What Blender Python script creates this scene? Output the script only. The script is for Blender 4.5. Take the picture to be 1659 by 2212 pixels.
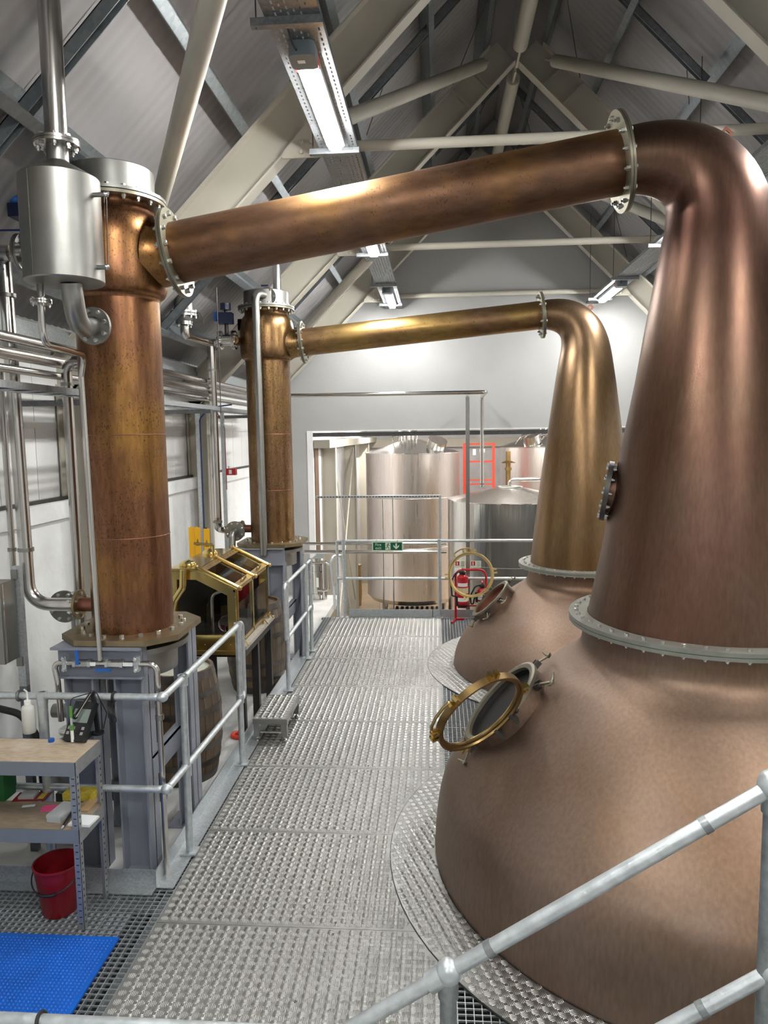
import bpy, bmesh, math, random
import numpy as np
from mathutils import Vector, Matrix

for _o in list(bpy.data.objects):
    bpy.data.objects.remove(_o, do_unlink=True)
SC = bpy.context.scene
COL = SC.collection
random.seed(7)
PI = math.pi
V = Vector

# ---------------------------------------------------------------- camera
IW, IH, FPX = 1659.0, 2212.0, 1590.0
CAMH = 2.70
YAW, PITCH, ROLL = math.radians(4.2514), math.radians(6.0086), math.radians(0.8)
_f = V((-math.sin(YAW) * math.cos(PITCH), math.cos(YAW) * math.cos(PITCH), -math.sin(PITCH)))
_r = V((math.cos(YAW), math.sin(YAW), 0))
_u = _r.cross(_f)
RT = _r * math.cos(ROLL) - _u * math.sin(ROLL)
UP = _r * math.sin(ROLL) + _u * math.cos(ROLL)
FW = _f
CPOS = V((0, 0, CAMH))
cam = bpy.data.cameras.new('camera')
camo = bpy.data.objects.new('camera', cam)
COL.objects.link(camo)
cam.sensor_fit = 'VERTICAL'
cam.sensor_height = 36.0
cam.sensor_width = 27.0
cam.lens = FPX / IH * 36.0
cam.clip_start = 0.05
cam.clip_end = 200
M = Matrix((RT, UP, -FW)).transposed().to_4x4()
M.translation = CPOS
camo.matrix_world = M
SC.camera = camo


def ray(x, y):
    return RT * ((x - IW / 2) / FPX) + UP * ((IH / 2 - y) / FPX) + FW


def onY(x, y, Y):
    d = ray(x, y)
    return CPOS + d * (Y / d.y)


def onZ(x, y, z=0.0):
    d = ray(x, y)
    return CPOS + d * ((z - CAMH) / d.z)


def onX(x, y, X):
    d = ray(x, y)
    return CPOS + d * (X / d.x)


# ---------------------------------------------------------------- world and exposure
W = bpy.data.worlds.new('world')
SC.world = W
W.use_nodes = True
W.node_tree.nodes['Background'].inputs[0].default_value = (0.8, 0.85, 0.9, 1)
W.node_tree.nodes['Background'].inputs[1].default_value = 0.15
SC.view_settings.view_transform = 'Standard'
SC.view_settings.look = 'None'
SC.view_settings.gamma = 1.0
SC.view_settings.use_curve_mapping = False
SC.view_settings.exposure = 0.45
LAMP_L = 145.0      # radiance of the LED battens in the still house
TANK_L = 250.0      # battens in the tank room

# ---------------------------------------------------------------- materials
MATS = {}


def mat(name, c1, c2=None, scale=4.0, stretch=(1, 1, 1), rough=0.5, rvar=0.0, metal=0.0, bump=0.0, bscale=None,
        bstretch=None, detail=4.0, spots=None, spot_scale=60, spot_amt=0.62, contrast=(0.35, 0.65), trans=0.0, ior=1.45,
        emit=None, estr=0.0, vor=False, alpha=1.0, coat=0.0, c3=None, scale3=1.2, aniso=0.0, spec=0.5, grain=None):
    m = bpy.data.materials.new(name)
    m.use_nodes = True
    nt = m.node_tree
    N, L = nt.nodes, nt.links
    b = N['Principled BSDF']
    b.inputs['Base Color'].default_value = (*c1, 1)
    b.inputs['Roughness'].default_value = rough
    b.inputs['Metallic'].default_value = metal
    b.inputs['IOR'].default_value = ior
    b.inputs['Specular IOR Level'].default_value = spec
    if trans:
        b.inputs['Transmission Weight'].default_value = trans
    if alpha < 1:
        b.inputs['Alpha'].default_value = alpha
    if coat:
        b.inputs['Coat Weight'].default_value = coat
        b.inputs['Coat Roughness'].default_value = 0.15
    if emit:
        b.inputs['Emission Color'].default_value = (*emit, 1)
        b.inputs['Emission Strength'].default_value = estr
    tc = N.new('ShaderNodeTexCoord')

    def noise(sc, st, det=detail, kind='n'):
        mp = N.new('ShaderNodeMapping')
        mp.inputs['Scale'].default_value = st
        L.new(tc.outputs['Object'], mp.inputs[0])
        if kind == 'v':
            t = N.new('ShaderNodeTexVoronoi')
            t.inputs['Scale'].default_value = sc
        else:
            t = N.new('ShaderNodeTexNoise')
            t.inputs['Scale'].default_value = sc
            t.inputs['Detail'].default_value = det
        L.new(mp.outputs[0], t.inputs['Vector'])
        return t

    col = None
    if c2:
        t = noise(scale, stretch, kind='v' if vor else 'n')
        rp = N.new('ShaderNodeValToRGB')
        rp.color_ramp.elements[0].position = contrast[0]
        rp.color_ramp.elements[1].position = contrast[1]
        rp.color_ramp.elements[0].color = (*c1, 1)
        rp.color_ramp.elements[1].color = (*c2, 1)
        if vor:
            sx = N.new('ShaderNodeSeparateColor')
            L.new(t.outputs['Color'], sx.inputs[0])
            L.new(sx.outputs[0], rp.inputs[0])
        else:
            L.new(t.outputs['Fac'], rp.inputs[0])
        col = rp.outputs[0]
        if c3:
            t3 = noise(scale3, (1, 1, 1), 3)
            r3 = N.new('ShaderNodeMapRange')
            r3.inputs[1].default_value = 0.45
            r3.inputs[2].default_value = 0.68
            L.new(t3.outputs['Fac'], r3.inputs[0])
            mx = N.new('ShaderNodeMixRGB')
            L.new(r3.outputs[0], mx.inputs[0])
            L.new(col, mx.inputs[1])
            mx.inputs[2].default_value = (*c3, 1)
            col = mx.outputs[0]
        if rvar:
            mr = N.new('ShaderNodeMapRange')
            mr.inputs[1].default_value = 0.3
            mr.inputs[2].default_value = 0.7
            mr.inputs[3].default_value = rough - rvar
            mr.inputs[4].default_value = rough + rvar
            L.new(t.outputs['Fac'] if not vor else t.outputs['Distance'], mr.inputs[0])
            L.new(mr.outputs[0], b.inputs['Roughness'])
    if spots:
        ts = noise(spot_scale, (1, 1, 0.55), 2)
        tb = noise(3.0, (1, 1, 1), 2)
        ad = N.new('ShaderNodeMath')
        ad.operation = 'MULTIPLY_ADD'
        L.new(tb.outputs['Fac'], ad.inputs[0])
        ad.inputs[1].default_value = 0.35
        L.new(ts.outputs['Fac'], ad.inputs[2])
        r2 = N.new('ShaderNodeMapRange')
        r2.inputs[1].default_value = spot_amt + 0.175
        r2.inputs[2].default_value = spot_amt + 0.235
        L.new(ad.outputs[0], r2.inputs[0])
        mx = N.new('ShaderNodeMixRGB')
        L.new(r2.outputs[0], mx.inputs[0])
        if col:
            L.new(col, mx.inputs[1])
        else:
            mx.inputs[1].default_value = (*c1, 1)
        mx.inputs[2].default_value = (*spots, 1)
        col = mx.outputs[0]
    if grain:
        tg = noise(grain[0], grain[1], 5)
        rg = N.new('ShaderNodeMapRange')
        rg.inputs[1].default_value = 0.3
        rg.inputs[2].default_value = 0.7
        rg.inputs[3].default_value = 1 - grain[2]
        rg.inputs[4].default_value = 1 + grain[2]
        L.new(tg.outputs['Fac'], rg.inputs[0])
        mg = N.new('ShaderNodeVectorMath')
        mg.operation = 'SCALE'
        if col:
            L.new(col, mg.inputs[0])
        else:
            mg.inputs[0].default_value = c1
        L.new(rg.outputs[0], mg.inputs['Scale'])
        col = mg.outputs[0]
    if col:
        L.new(col, b.inputs['Base Color'])
    if bump:
        tb2 = noise(bscale or scale * 3, bstretch or stretch, 4)
        bp = N.new('ShaderNodeBump')
        bp.inputs['Strength'].default_value = bump
        bp.inputs['Distance'].default_value = 0.01
        L.new(tb2.outputs['Fac'], bp.inputs['Height'])
        L.new(bp.outputs[0], b.inputs['Normal'])
    MATS[name] = m
    return m


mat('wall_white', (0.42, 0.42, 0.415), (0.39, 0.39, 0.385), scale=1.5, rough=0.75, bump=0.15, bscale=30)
mat('masonry_white', (0.86, 0.875, 0.87), (0.76, 0.775, 0.77), scale=3, rough=0.85, bump=0.6, bscale=14)
mat('cladding_white', (0.86, 0.86, 0.85), (0.80, 0.80, 0.79), scale=1.0, rough=0.55)
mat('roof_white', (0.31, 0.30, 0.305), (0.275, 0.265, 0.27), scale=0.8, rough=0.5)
mat('cream_steel', (0.50, 0.475, 0.405), (0.455, 0.43, 0.365), scale=2, rough=0.5)
mat('galv', (0.42, 0.45, 0.47), (0.55, 0.58, 0.60), scale=90, vor=True, rough=0.42, metal=0.75, contrast=(0, 1))
mat('galv_dark', (0.16, 0.17, 0.18), (0.22, 0.23, 0.24), scale=60, vor=True, rough=0.45, metal=0.7, contrast=(0, 1))
mat('galv_purlin', (0.21, 0.235, 0.25), (0.27, 0.295, 0.31), scale=30, vor=True, rough=0.45, metal=0.6, contrast=(0, 1))
mat('rail_galv', (0.50, 0.54, 0.56), (0.62, 0.66, 0.68), scale=28, rough=0.42, rvar=0.06, metal=0.7, bump=0.12, bscale=60)
mat('rail_dark', (0.22, 0.24, 0.25), (0.32, 0.34, 0.35), scale=28, rough=0.45, metal=0.7, bump=0.2, bscale=60)
mat('stainless', (0.62, 0.60, 0.57), (0.54, 0.52, 0.50), scale=10, stretch=(1, 1, 0.1), rough=0.22, rvar=0.05, metal=1.0)
mat('stainless_satin', (0.33, 0.325, 0.305), (0.285, 0.28, 0.265), scale=6, rough=0.40, rvar=0.06, metal=1.0)
mat('tank_steel', (0.74, 0.68, 0.64), (0.66, 0.61, 0.58), scale=8, stretch=(6, 6, 0.15), rough=0.32, rvar=0.06, metal=1.0)
mat('tank_mirror', (0.70, 0.70, 0.68), (0.62, 0.62, 0.60), scale=5, stretch=(8, 8, 0.2), rough=0.16, rvar=0.05, metal=1.0, bump=0.5, bscale=4, bstretch=(3, 3, 0.12))
mat('bolt_steel', (0.62, 0.63, 0.62), rough=0.28, metal=1.0)
mat('tread', (0.335, 0.335, 0.325), (0.29, 0.29, 0.28), scale=7, rough=0.50, rvar=0.06, metal=0.85)
mat('tread_lug', (0.42, 0.42, 0.405), rough=0.36, metal=0.95)
mat('tread_ring', (0.27, 0.27, 0.26), (0.23, 0.23, 0.22), scale=7, rough=0.38, metal=0.85)
mat('concrete', (0.62, 0.62, 0.61), (0.50, 0.50, 0.49), scale=3, rough=0.8, bump=0.2, bscale=40)
mat('concrete_void_shade', (0.10, 0.10, 0.10), (0.06, 0.06, 0.06), scale=3, rough=0.9)  # dark colour stands in for the unlit void under the grating
mat('floor_brown', (0.42, 0.33, 0.22), (0.34, 0.27, 0.18), scale=2, rough=0.45)
mat('copper_pot', (0.215, 0.145, 0.103), (0.26, 0.19, 0.155), scale=1.6, stretch=(1, 1, 1.4), rough=0.50, rvar=0.06, metal=0.85,
    bump=0.06, bscale=60, bstretch=(6, 6, 1), c3=(0.215, 0.135, 0.088), scale3=0.9, contrast=(0.3, 0.7), grain=(26, (2.2, 2.2, 0.5), 0.10))
mat('copper_neck', (0.135, 0.078, 0.050), (0.150, 0.096, 0.072), scale=1.4, stretch=(1, 1, 0.6), rough=0.38, rvar=0.06, metal=0.95,
    bump=0.05, bscale=70, bstretch=(5, 5, 0.6), c3=(0.140, 0.070, 0.052), scale3=1.2, grain=(24, (2.5, 2.5, 0.35), 0.13))
mat('copper_neck_olive', (0.215, 0.135, 0.068), (0.215, 0.14, 0.09), scale=1.4, stretch=(1, 1, 0.6), rough=0.34, rvar=0.06, metal=0.95,
    bump=0.05, bscale=70, bstretch=(5, 5, 0.6), c3=(0.20, 0.12, 0.058), scale3=1.0, grain=(24, (2.5, 2.5, 0.35), 0.13))
mat('copper_arm', (0.19, 0.098, 0.054), (0.175, 0.103, 0.07), scale=2.2, rough=0.46, rvar=0.07, metal=0.95, bump=0.04, bscale=50,
    spots=(0.13, 0.065, 0.04), spot_scale=90, spot_amt=0.66, c3=(0.32, 0.165, 0.05), scale3=1.7, grain=(14, (0.6, 2, 1.2), 0.2))
mat('copper_arm_gold', (0.25, 0.148, 0.065), (0.22, 0.132, 0.075), scale=2.2, rough=0.38, rvar=0.07, metal=0.95, bump=0.04, bscale=50,
    spots=(0.14, 0.08, 0.04), spot_scale=60, spot_amt=0.66, c3=(0.33, 0.21, 0.075), scale3=1.7, grain=(14, (0.6, 2, 1.2), 0.2))
mat('copper_cond', (0.225, 0.104, 0.052), (0.20, 0.098, 0.06), scale=2.5, stretch=(1, 1, 0.6), rough=0.37, rvar=0.07, metal=0.95,
    bump=0.05, bscale=60, spots=(0.13, 0.066, 0.04), spot_scale=100, spot_amt=0.605, c3=(0.30, 0.155, 0.045), scale3=2.0, grain=(16, (3, 3, 0.6), 0.2))
mat('copper_cond_brown', (0.24, 0.135, 0.06), (0.20, 0.115, 0.065), scale=2.5, stretch=(1, 1, 0.6), rough=0.33, rvar=0.07, metal=0.95,
    bump=0.05, bscale=60, spots=(0.10, 0.06, 0.035), spot_scale=95, spot_amt=0.60, c3=(0.29, 0.18, 0.07), scale3=2.0, grain=(16, (3, 3, 0.6), 0.2))
mat('copper_dark', (0.24, 0.11, 0.075), (0.30, 0.13, 0.09), scale=3, rough=0.45, metal=0.8)
mat('flange_bronze', (0.27, 0.25, 0.19), (0.22, 0.205, 0.155), scale=12, rough=0.42, metal=0.8)
mat('flange_grey', (0.29, 0.295, 0.265), (0.25, 0.255, 0.225), scale=12, rough=0.5, metal=0.6)
mat('plate_bronze', (0.30, 0.235, 0.14), (0.24, 0.19, 0.115), scale=12, rough=0.4, metal=0.85)
mat('brass', (0.78, 0.60, 0.24), (0.66, 0.50, 0.19), scale=6, rough=0.16, rvar=0.05, metal=1.0)
mat('brass_dull', (0.58, 0.43, 0.18), (0.46, 0.34, 0.15), scale=8, rough=0.3, metal=1.0)
mat('brass_dark', (0.23, 0.15, 0.065), (0.30, 0.20, 0.08), scale=8, rough=0.35, metal=0.95)
mat('iron_dark', (0.075, 0.07, 0.065), (0.12, 0.11, 0.10), scale=9, rough=0.45, metal=0.7)
mat('steel_bluegrey', (0.215, 0.23, 0.275), (0.25, 0.265, 0.31), scale=3, rough=0.42)
mat('steel_black', (0.018, 0.016, 0.015), rough=0.5)
mat('glass', (1, 1, 1), rough=0.02, trans=1.0, ior=1.12, spec=0.5)
mat('glass_smoke', (0.34, 0.37, 0.39), rough=0.03, trans=1.0, ior=1.1)
mat('glass_bowl', (1, 1, 1), rough=0.02, trans=1.0, ior=1.3)
mat('glass_dark', (0.06, 0.065, 0.07), rough=0.04, trans=0.75, ior=1.3)
mat('oak', (0.145, 0.10, 0.064), (0.075, 0.054, 0.038), scale=5, stretch=(3, 3, 0.35), rough=0.65, bump=0.3, bscale=20, bstretch=(5, 5, 0.4))
mat('oak_light', (0.23, 0.165, 0.098), (0.13, 0.092, 0.058), scale=5, stretch=(3, 3, 0.35), rough=0.65, bump=0.3, bscale=20, bstretch=(5, 5, 0.4))
mat('oak_dark', (0.10, 0.078, 0.06), (0.15, 0.12, 0.09), scale=5, stretch=(3, 3, 0.35), rough=0.65, bump=0.3, bscale=20, bstretch=(5, 5, 0.4))
mat('hoop', (0.085, 0.075, 0.07), (0.13, 0.115, 0.105), scale=10, rough=0.5, metal=0.6)
mat('barrel_head', (0.55, 0.57, 0.50), (0.42, 0.43, 0.37), scale=8, rough=0.6)
mat('chipboard', (0.50, 0.40, 0.29), (0.40, 0.31, 0.22), scale=18, stretch=(1, 3, 1), rough=0.55, c3=(0.60, 0.52, 0.42), scale3=6)
mat('chipboard_dark', (0.32, 0.25, 0.18), (0.25, 0.195, 0.14), scale=18, stretch=(1, 3, 1), rough=0.55)
mat('rack_steel', (0.30, 0.31, 0.32), (0.36, 0.37, 0.38), scale=40, vor=True, rough=0.4, metal=0.6, contrast=(0, 1))
mat('rack_beam', (0.20, 0.22, 0.25), rough=0.42, metal=0.2)
mat('plastic_red', (0.21, 0.006, 0.011), rough=0.35)
mat('plastic_black', (0.012, 0.012, 0.013), rough=0.35)
mat('rubber_black', (0.015, 0.015, 0.016), rough=0.65)
mat('plastic_blue', (0.012, 0.10, 0.42), rough=0.4)
mat('mat_blue', (0.006, 0.115, 0.55), (0.005, 0.095, 0.46), scale=6, rough=0.4)
mat('valve_blue', (0.015, 0.11, 0.42), rough=0.4)
mat('actuator_blue', (0.012, 0.018, 0.05), rough=0.3)
mat('plastic_grey', (0.14, 0.17, 0.185), rough=0.4)
mat('plastic_lightgrey', (0.45, 0.48, 0.5), rough=0.4)
mat('plastic_redband', (0.50, 0.06, 0.06), rough=0.4)
mat('led', (1, 1, 1), rough=0.5, emit=(1.0, 1.0, 0.97), estr=LAMP_L)
mat('led_tank', (1, 1, 1), rough=0.5, emit=(1.0, 0.95, 0.88), estr=TANK_L)
mat('label_white', (0.85, 0.85, 0.83), rough=0.5)
mat('label_cream', (0.68, 0.58, 0.36), rough=0.5)
mat('paper', (0.82, 0.84, 0.86), rough=0.6)
mat('paper_pink', (0.85, 0.10, 0.28), rough=0.6)
mat('sponge_yellow', (0.62, 0.49, 0.06), (0.52, 0.40, 0.045), scale=60, rough=0.9, bump=0.5, bscale=90)
mat('cardboard', (0.42, 0.28, 0.14), rough=0.7)
mat('plastic_clear', (0.75, 0.79, 0.80), rough=0.25, trans=0.45, ior=1.2)
mat('bottle_white', (0.74, 0.74, 0.69), rough=0.35, trans=0.15)
mat('green_box', (0.015, 0.12, 0.03), rough=0.4)
mat('green_probe', (0.10, 0.27, 0.05), rough=0.4)
mat('screen_grey', (0.20, 0.25, 0.23), rough=0.12)
mat('print_grey', (0.30, 0.30, 0.31), rough=0.5)
mat('ink_dark', (0.03, 0.03, 0.03), rough=0.6)
mat('sign_green', (0.0, 0.105, 0.055), rough=0.4)
mat('sign_glow', (0.72, 0.80, 0.62), rough=0.5)
mat('sign_red', (0.50, 0.02, 0.03), rough=0.45)
mat('sign_yellow', (0.83, 0.44, 0.01), rough=0.4)
mat('extinguisher_red', (0.48, 0.008, 0.018), rough=0.25)
mat('frame_red', (0.62, 0.05, 0.025), rough=0.4)
mat('pipe_brown', (0.23, 0.16, 0.12), rough=0.35, metal=0.5)
mat('stone_top', (0.30, 0.28, 0.24), (0.42, 0.39, 0.33), scale=40, rough=0.4)
mat('timber_pale', (0.50, 0.34, 0.15), (0.40, 0.26, 0.11), scale=5, stretch=(4, 4, 0.5), rough=0.6)
mat('cable_black', (0.012, 0.012, 0.012), rough=0.5)
mat('cable_blue', (0.01, 0.03, 0.12), rough=0.5)
mat('brick_white', (0.60, 0.60, 0.615), (0.52, 0.52, 0.535), scale=3, rough=0.8, bump=0.7, bscale=12)


# ---------------------------------------------------------------- mesh builder
def frame(axis, at=(0, 0, 0), up=None):
    z = V(axis).normalized()
    h = V(up) if up is not None else (V((0, 0, 1)) if abs(z.z) < 0.9 else V((1, 0, 0)))
    x = (h - z * h.dot(z)).normalized()
    y = z.cross(x)
    m = Matrix((x, y, z)).transposed().to_4x4()
    m.translation = V(at)
    return m


class MB:
    def __init__(self):
        self.v = []
        self.f = []

    def add(self, vs, fs):
        o = len(self.v)
        self.v.extend([tuple(p) for p in vs])
        self.f.extend([tuple(i + o for i in f) for f in fs])
        return self

    def box(self, x0, x1, y0, y1, z0, z1, mtx=None):
        vs = [V((x, y, z)) for x in (x0, x1) for y in (y0, y1) for z in (z0, z1)]
        if mtx is not None:
            vs = [mtx @ p for p in vs]
        return self.add(vs, [(0, 1, 3, 2), (4, 6, 7, 5), (0, 4, 5, 1), (2, 3, 7, 6), (0, 2, 6, 4), (1, 5, 7, 3)])

    def lathe(self, prof, mtx=None, n=32, close=False, a0=0.0, a1=2 * PI):
        full = abs(a1 - a0) > 6.28
        cols = n if full else n + 1
        vs, fs = [], []
        k = len(prof)
        for i in range(cols):
            a = a0 + (a1 - a0) * i / n
            c, s = math.cos(a), math.sin(a)
            for (r, z) in prof:
                p = V((r * c, r * s, z))
                vs.append(mtx @ p if mtx is not None else p)
        for i in range(n):
            j = (i + 1) % cols
            for q in range(k if close else k - 1):
                w = (q + 1) % k
                fs.append((i * k + q, j * k + q, j * k + w, i * k + w))
        return self.add(vs, fs)

    def cyl(self, p0, p1, r, n=14, r2=None, cap=True):
        p0, p1 = V(p0), V(p1)
        m = frame(p1 - p0, p0)
        h = (p1 - p0).length
        r2 = r if r2 is None else r2
        pr = [(r, 0), (r2, h)]
        if cap:
            pr = [(0.0005, 0), (r, 0), (r2, h), (0.0005, h)]
        return self.lathe(pr, m, n)

    def disc(self, c, axis, r, t, n=24, r0=0.0):
        m = frame(axis, c)
        if r0 > 0:
            return self.lathe([(r0, 0), (r, 0), (r, t), (r0, t)], m, n, close=True)
        return self.lathe([(0.0005, 0), (r, 0), (r, t), (0.0005, t)], m, n)

    def sweep(self, pts, radii, n=14, cap=True, closed=False):
        pts = [V(p) for p in pts]
        k = len(pts)
        if not hasattr(radii, '__len__'):
            radii = [radii] * k
        tang = []
        for i in range(k):
            if closed:
                t = pts[(i + 1) % k] - pts[i - 1]
            else:
                t = pts[min(i + 1, k - 1)] - pts[max(i - 1, 0)]
            tang.append(t.normalized())
        t0 = tang[0]
        nrm = (V((0, 0, 1)) if abs(t0.z) < 0.9 else V((1, 0, 0)))
        nrm = (nrm - t0 * nrm.dot(t0)).normalized()
        vs, fs = [], []
        for i in range(k):
            t = tang[i]
            nrm = (nrm - t * nrm.dot(t))
            nrm.normalize()
            b = t.cross(nrm)
            for j in range(n):
                a = 2 * PI * j / n
                vs.append(pts[i] + (nrm * math.cos(a) + b * math.sin(a)) * radii[i])
        for i in range(k if closed else k - 1):
            i2 = (i + 1) % k
            for j in range(n):
                fs.append((i * n + j, i * n + (j + 1) % n, i2 * n + (j + 1) % n, i2 * n + j))
        if cap and not closed:
            fs.append(tuple(range(n))[::-1])
            fs.append(tuple((k - 1) * n + j for j in range(n)))
        return self.add(vs, fs)

    def tube(self, path, r, bend=0.06, n=12, seg=6):
        return self.sweep(fillet(path, bend, seg), r, n)

    def prism(self, poly, ax, d0, d1, mtx=None):
        """poly: 2D points; ax: 'x','y','z' extrusion axis"""
        vs = []
        for d in (d0, d1):
            for (a, b) in poly:
                p = {'x': (d, a, b), 'y': (a, d, b), 'z': (a, b, d)}[ax]
                vs.append(mtx @ V(p) if mtx is not None else V(p))
        k = len(poly)
        fs = [tuple(range(k))[::-1], tuple(range(k, 2 * k))]
        for i in range(k):
            j = (i + 1) % k
            fs.append((i, j, k + j, k + i))
        return self.add(vs, fs)

    def sphere(self, c, r, n=14, m=8, sc=(1, 1, 1)):
        pr = [(max(0.0005, r * math.sin(PI * i / m)), -r * math.cos(PI * i / m)) for i in range(m + 1)]
        mt = Matrix.Translation(V(c)) @ Matrix.Diagonal((*sc, 1))
        return self.lathe(pr, mt, n)

    def torus(self, c, axis, R, r, n=28, m=8, sx=1.0):
        mt = frame(axis, c)
        pr = [(R + r * math.cos(2 * PI * i / m), r * math.sin(2 * PI * i / m)) for i in range(m)]
        return self.lathe(pr, mt, n, close=True)

    def mesh(self, name, material=None, smooth=30):
        me = bpy.data.meshes.new(name)
        me.from_pydata(self.v, [], self.f)
        me.validate()
        bm = bmesh.new()
        bm.from_mesh(me)
        bmesh.ops.recalc_face_normals(bm, faces=bm.faces)
        bm.to_mesh(me)
        bm.free()
        if material:
            me.materials.append(MATS[material])
        if smooth:
            me.shade_smooth()
            me.set_sharp_from_angle(angle=math.radians(smooth))
        return me

    def build(self, name, material, parent=None, smooth=30, label=None):
        return link(name, self.mesh(name, material, smooth), parent, label=label)


def fillet(path, bend, seg=6):
    P = [V(p) for p in path]
    out = [P[0]]
    for i in range(1, len(P) - 1):
        a, b, c = P[i - 1], P[i], P[i + 1]
        u, w = (a - b), (c - b)
        lu, lw = u.length, w.length
        if lu < 1e-6 or lw < 1e-6:
            continue
        u.normalize()
        w.normalize()
        ang = u.angle(w)
        if ang > PI - 0.02:
            out.append(b)
            continue
        bd = bend[i - 1] if hasattr(bend, '__len__') else bend
        d = min(bd / math.tan(ang / 2), lu * 0.49, lw * 0.49)
        rr = d * math.tan(ang / 2)
        bis = (u + w).normalized()
        cen = b + bis * (rr / math.sin(ang / 2))
        s, e = b + u * d, b + w * d
        vs_, ve_ = s - cen, e - cen
        tot = vs_.angle(ve_)
        for k in range(seg + 1):
            t = k / seg
            if tot < 1e-4:
                out.append(s.lerp(e, t))
            else:
                out.append(cen + (vs_ * math.sin((1 - t) * tot) + ve_ * math.sin(t * tot)) / math.sin(tot))
    out.append(P[-1])
    return out


def link(name, data, parent=None, mtx=None, label=None):
    o = bpy.data.objects.new(name, data)
    COL.objects.link(o)
    if parent is not None:
        o.parent = parent
        if parent.type == 'EMPTY':
            o.matrix_parent_inverse = Matrix.Translation(-parent.location)
    if mtx is not None:
        o.matrix_basis = mtx
    if label:
        o['label'] = label
    return o


def tag(o, label, cat, group=None):
    o['label'] = label
    o['category'] = cat
    if group:
        o['group'] = group
    return o


def thing(name, label, cat, loc=(0, 0, 0), group=None):
    o = bpy.data.objects.new(name, None)
    o.empty_display_size = 0.1
    COL.objects.link(o)
    o.location = loc
    return tag(o, label, cat, group)


def struct(name, label=None, loc=(0, 0, 0)):
    o = bpy.data.objects.new(name, None)
    o.empty_display_size = 0.1
    COL.objects.link(o)
    o.location = loc
    o['kind'] = 'structure'
    if label:
        o['label'] = label
    return o


def skind(o, label=None):
    o['kind'] = 'structure'
    if label:
        o['label'] = label
    return o


def copy_tree(src, dloc, parent=None):
    """copy of a thing (Empty) with its parts and sub-parts, moved by dloc"""
    r = src.copy()
    COL.objects.link(r)
    r.location = V(src.location) + V(dloc)
    for ch in list(src.children):
        c = ch.copy()
        COL.objects.link(c)
        c.parent = r
        c.matrix_parent_inverse = ch.matrix_parent_inverse.copy()
        for g in list(ch.children):
            d = g.copy()
            COL.objects.link(d)
            d.parent = c
            d.matrix_parent_inverse = g.matrix_parent_inverse.copy()
    return r


_BM = {}


def bolt_mesh(r, grip, material='bolt_steel', nut=True):
    """hex head above z=0, nut below z=-grip"""
    key = (round(r, 4), round(grip, 4), material, nut)
    if key not in _BM:
        b = MB()
        h = r * 1.1
        pr = [(0.0003, h * 1.12), (r * 0.75, h * 1.12), (r, h), (r, 0)]
        if nut:
            pr += [(r * 0.55, 0), (r * 0.55, -grip), (r, -grip), (r, -grip - h), (r * 0.55, -grip - h), (r * 0.55, -grip - h * 1.7), (0.0003, -grip - h * 1.7)]
        else:
            pr += [(0.0003, 0)]
        b.lathe(pr, None, 6)
        _BM[key] = b.mesh('bolt', material, 30)
    return _BM[key]


def bolt_ring(parent, c, axis, R, n, r, grip, phase=0.0, material='bolt_steel', nut=True, a0=0.0, a1=2 * PI):
    m = frame(axis, c)
    me = bolt_mesh(r, grip, material, nut)
    for i in range(n):
        a = a0 + (a1 - a0) * (i + phase) / n
        link('bolt', me, parent, m @ Matrix.Translation((R * math.cos(a), R * math.sin(a), 0)) @ Matrix.Rotation(a, 4, 'Z'))


def text_mesh(body, size, material, mtx, parent, name='lettering', extrude=0.0006, align='CENTER', label=None):
    cu = bpy.data.curves.new(name, 'FONT')
    cu.body = body
    cu.size = size
    cu.align_x = align
    cu.align_y = 'CENTER'
    cu.extrude = extrude
    cu.resolution_u = 3
    to = bpy.data.objects.new(name, cu)
    COL.objects.link(to)
    bpy.context.view_layer.update()
    dg = bpy.context.evaluated_depsgraph_get()
    me = bpy.data.meshes.new_from_object(to.evaluated_get(dg))
    bpy.data.objects.remove(to, do_unlink=True)
    me.materials.clear()
    me.materials.append(MATS[material])
    return link(name, me, parent, mtx, label)


def cr(points, n=6):
    """Catmull-Rom through (r,z) points"""
    P = [points[0]] + list(points) + [points[-1]]
    out = []
    for i in range(1, len(P) - 2):
        p0, p1, p2, p3 = [np.array(q, float) for q in P[i - 1:i + 3]]
        for k in range(n):
            t = k / n
            q = 0.5 * ((2 * p1) + (-p0 + p2) * t + (2 * p0 - 5 * p1 + 4 * p2 - p3) * t * t + (-p0 + 3 * p1 - 3 * p2 + p3) * t ** 3)
            out.append((max(0.0005, float(q[0])), float(q[1])))
    out.append(tuple(points[-1]))
    return out

# ================================================================ ROOM SHELL
XRIDGE, XWL, XWR = 0.915, -3.10, 4.93
YB, YF = -4.0, 12.36           # wall behind the camera, far gable wall
ZR = 7.67                     # inside of roof sheets at the ridge
TR = [-3.40, -0.32, 2.78, 5.885, 8.99, 12.09]   # truss stations


def zl(x, off=0.0):            # left roof plane
    return x + 6.755 - off


def zrr(x, off=0.0):
    return 8.585 - x - off


# ---- ceiling: ribbed roof panels, both slopes
ceiling = struct('ceiling', 'white ribbed roof lining sloping up to the ridge')


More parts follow.
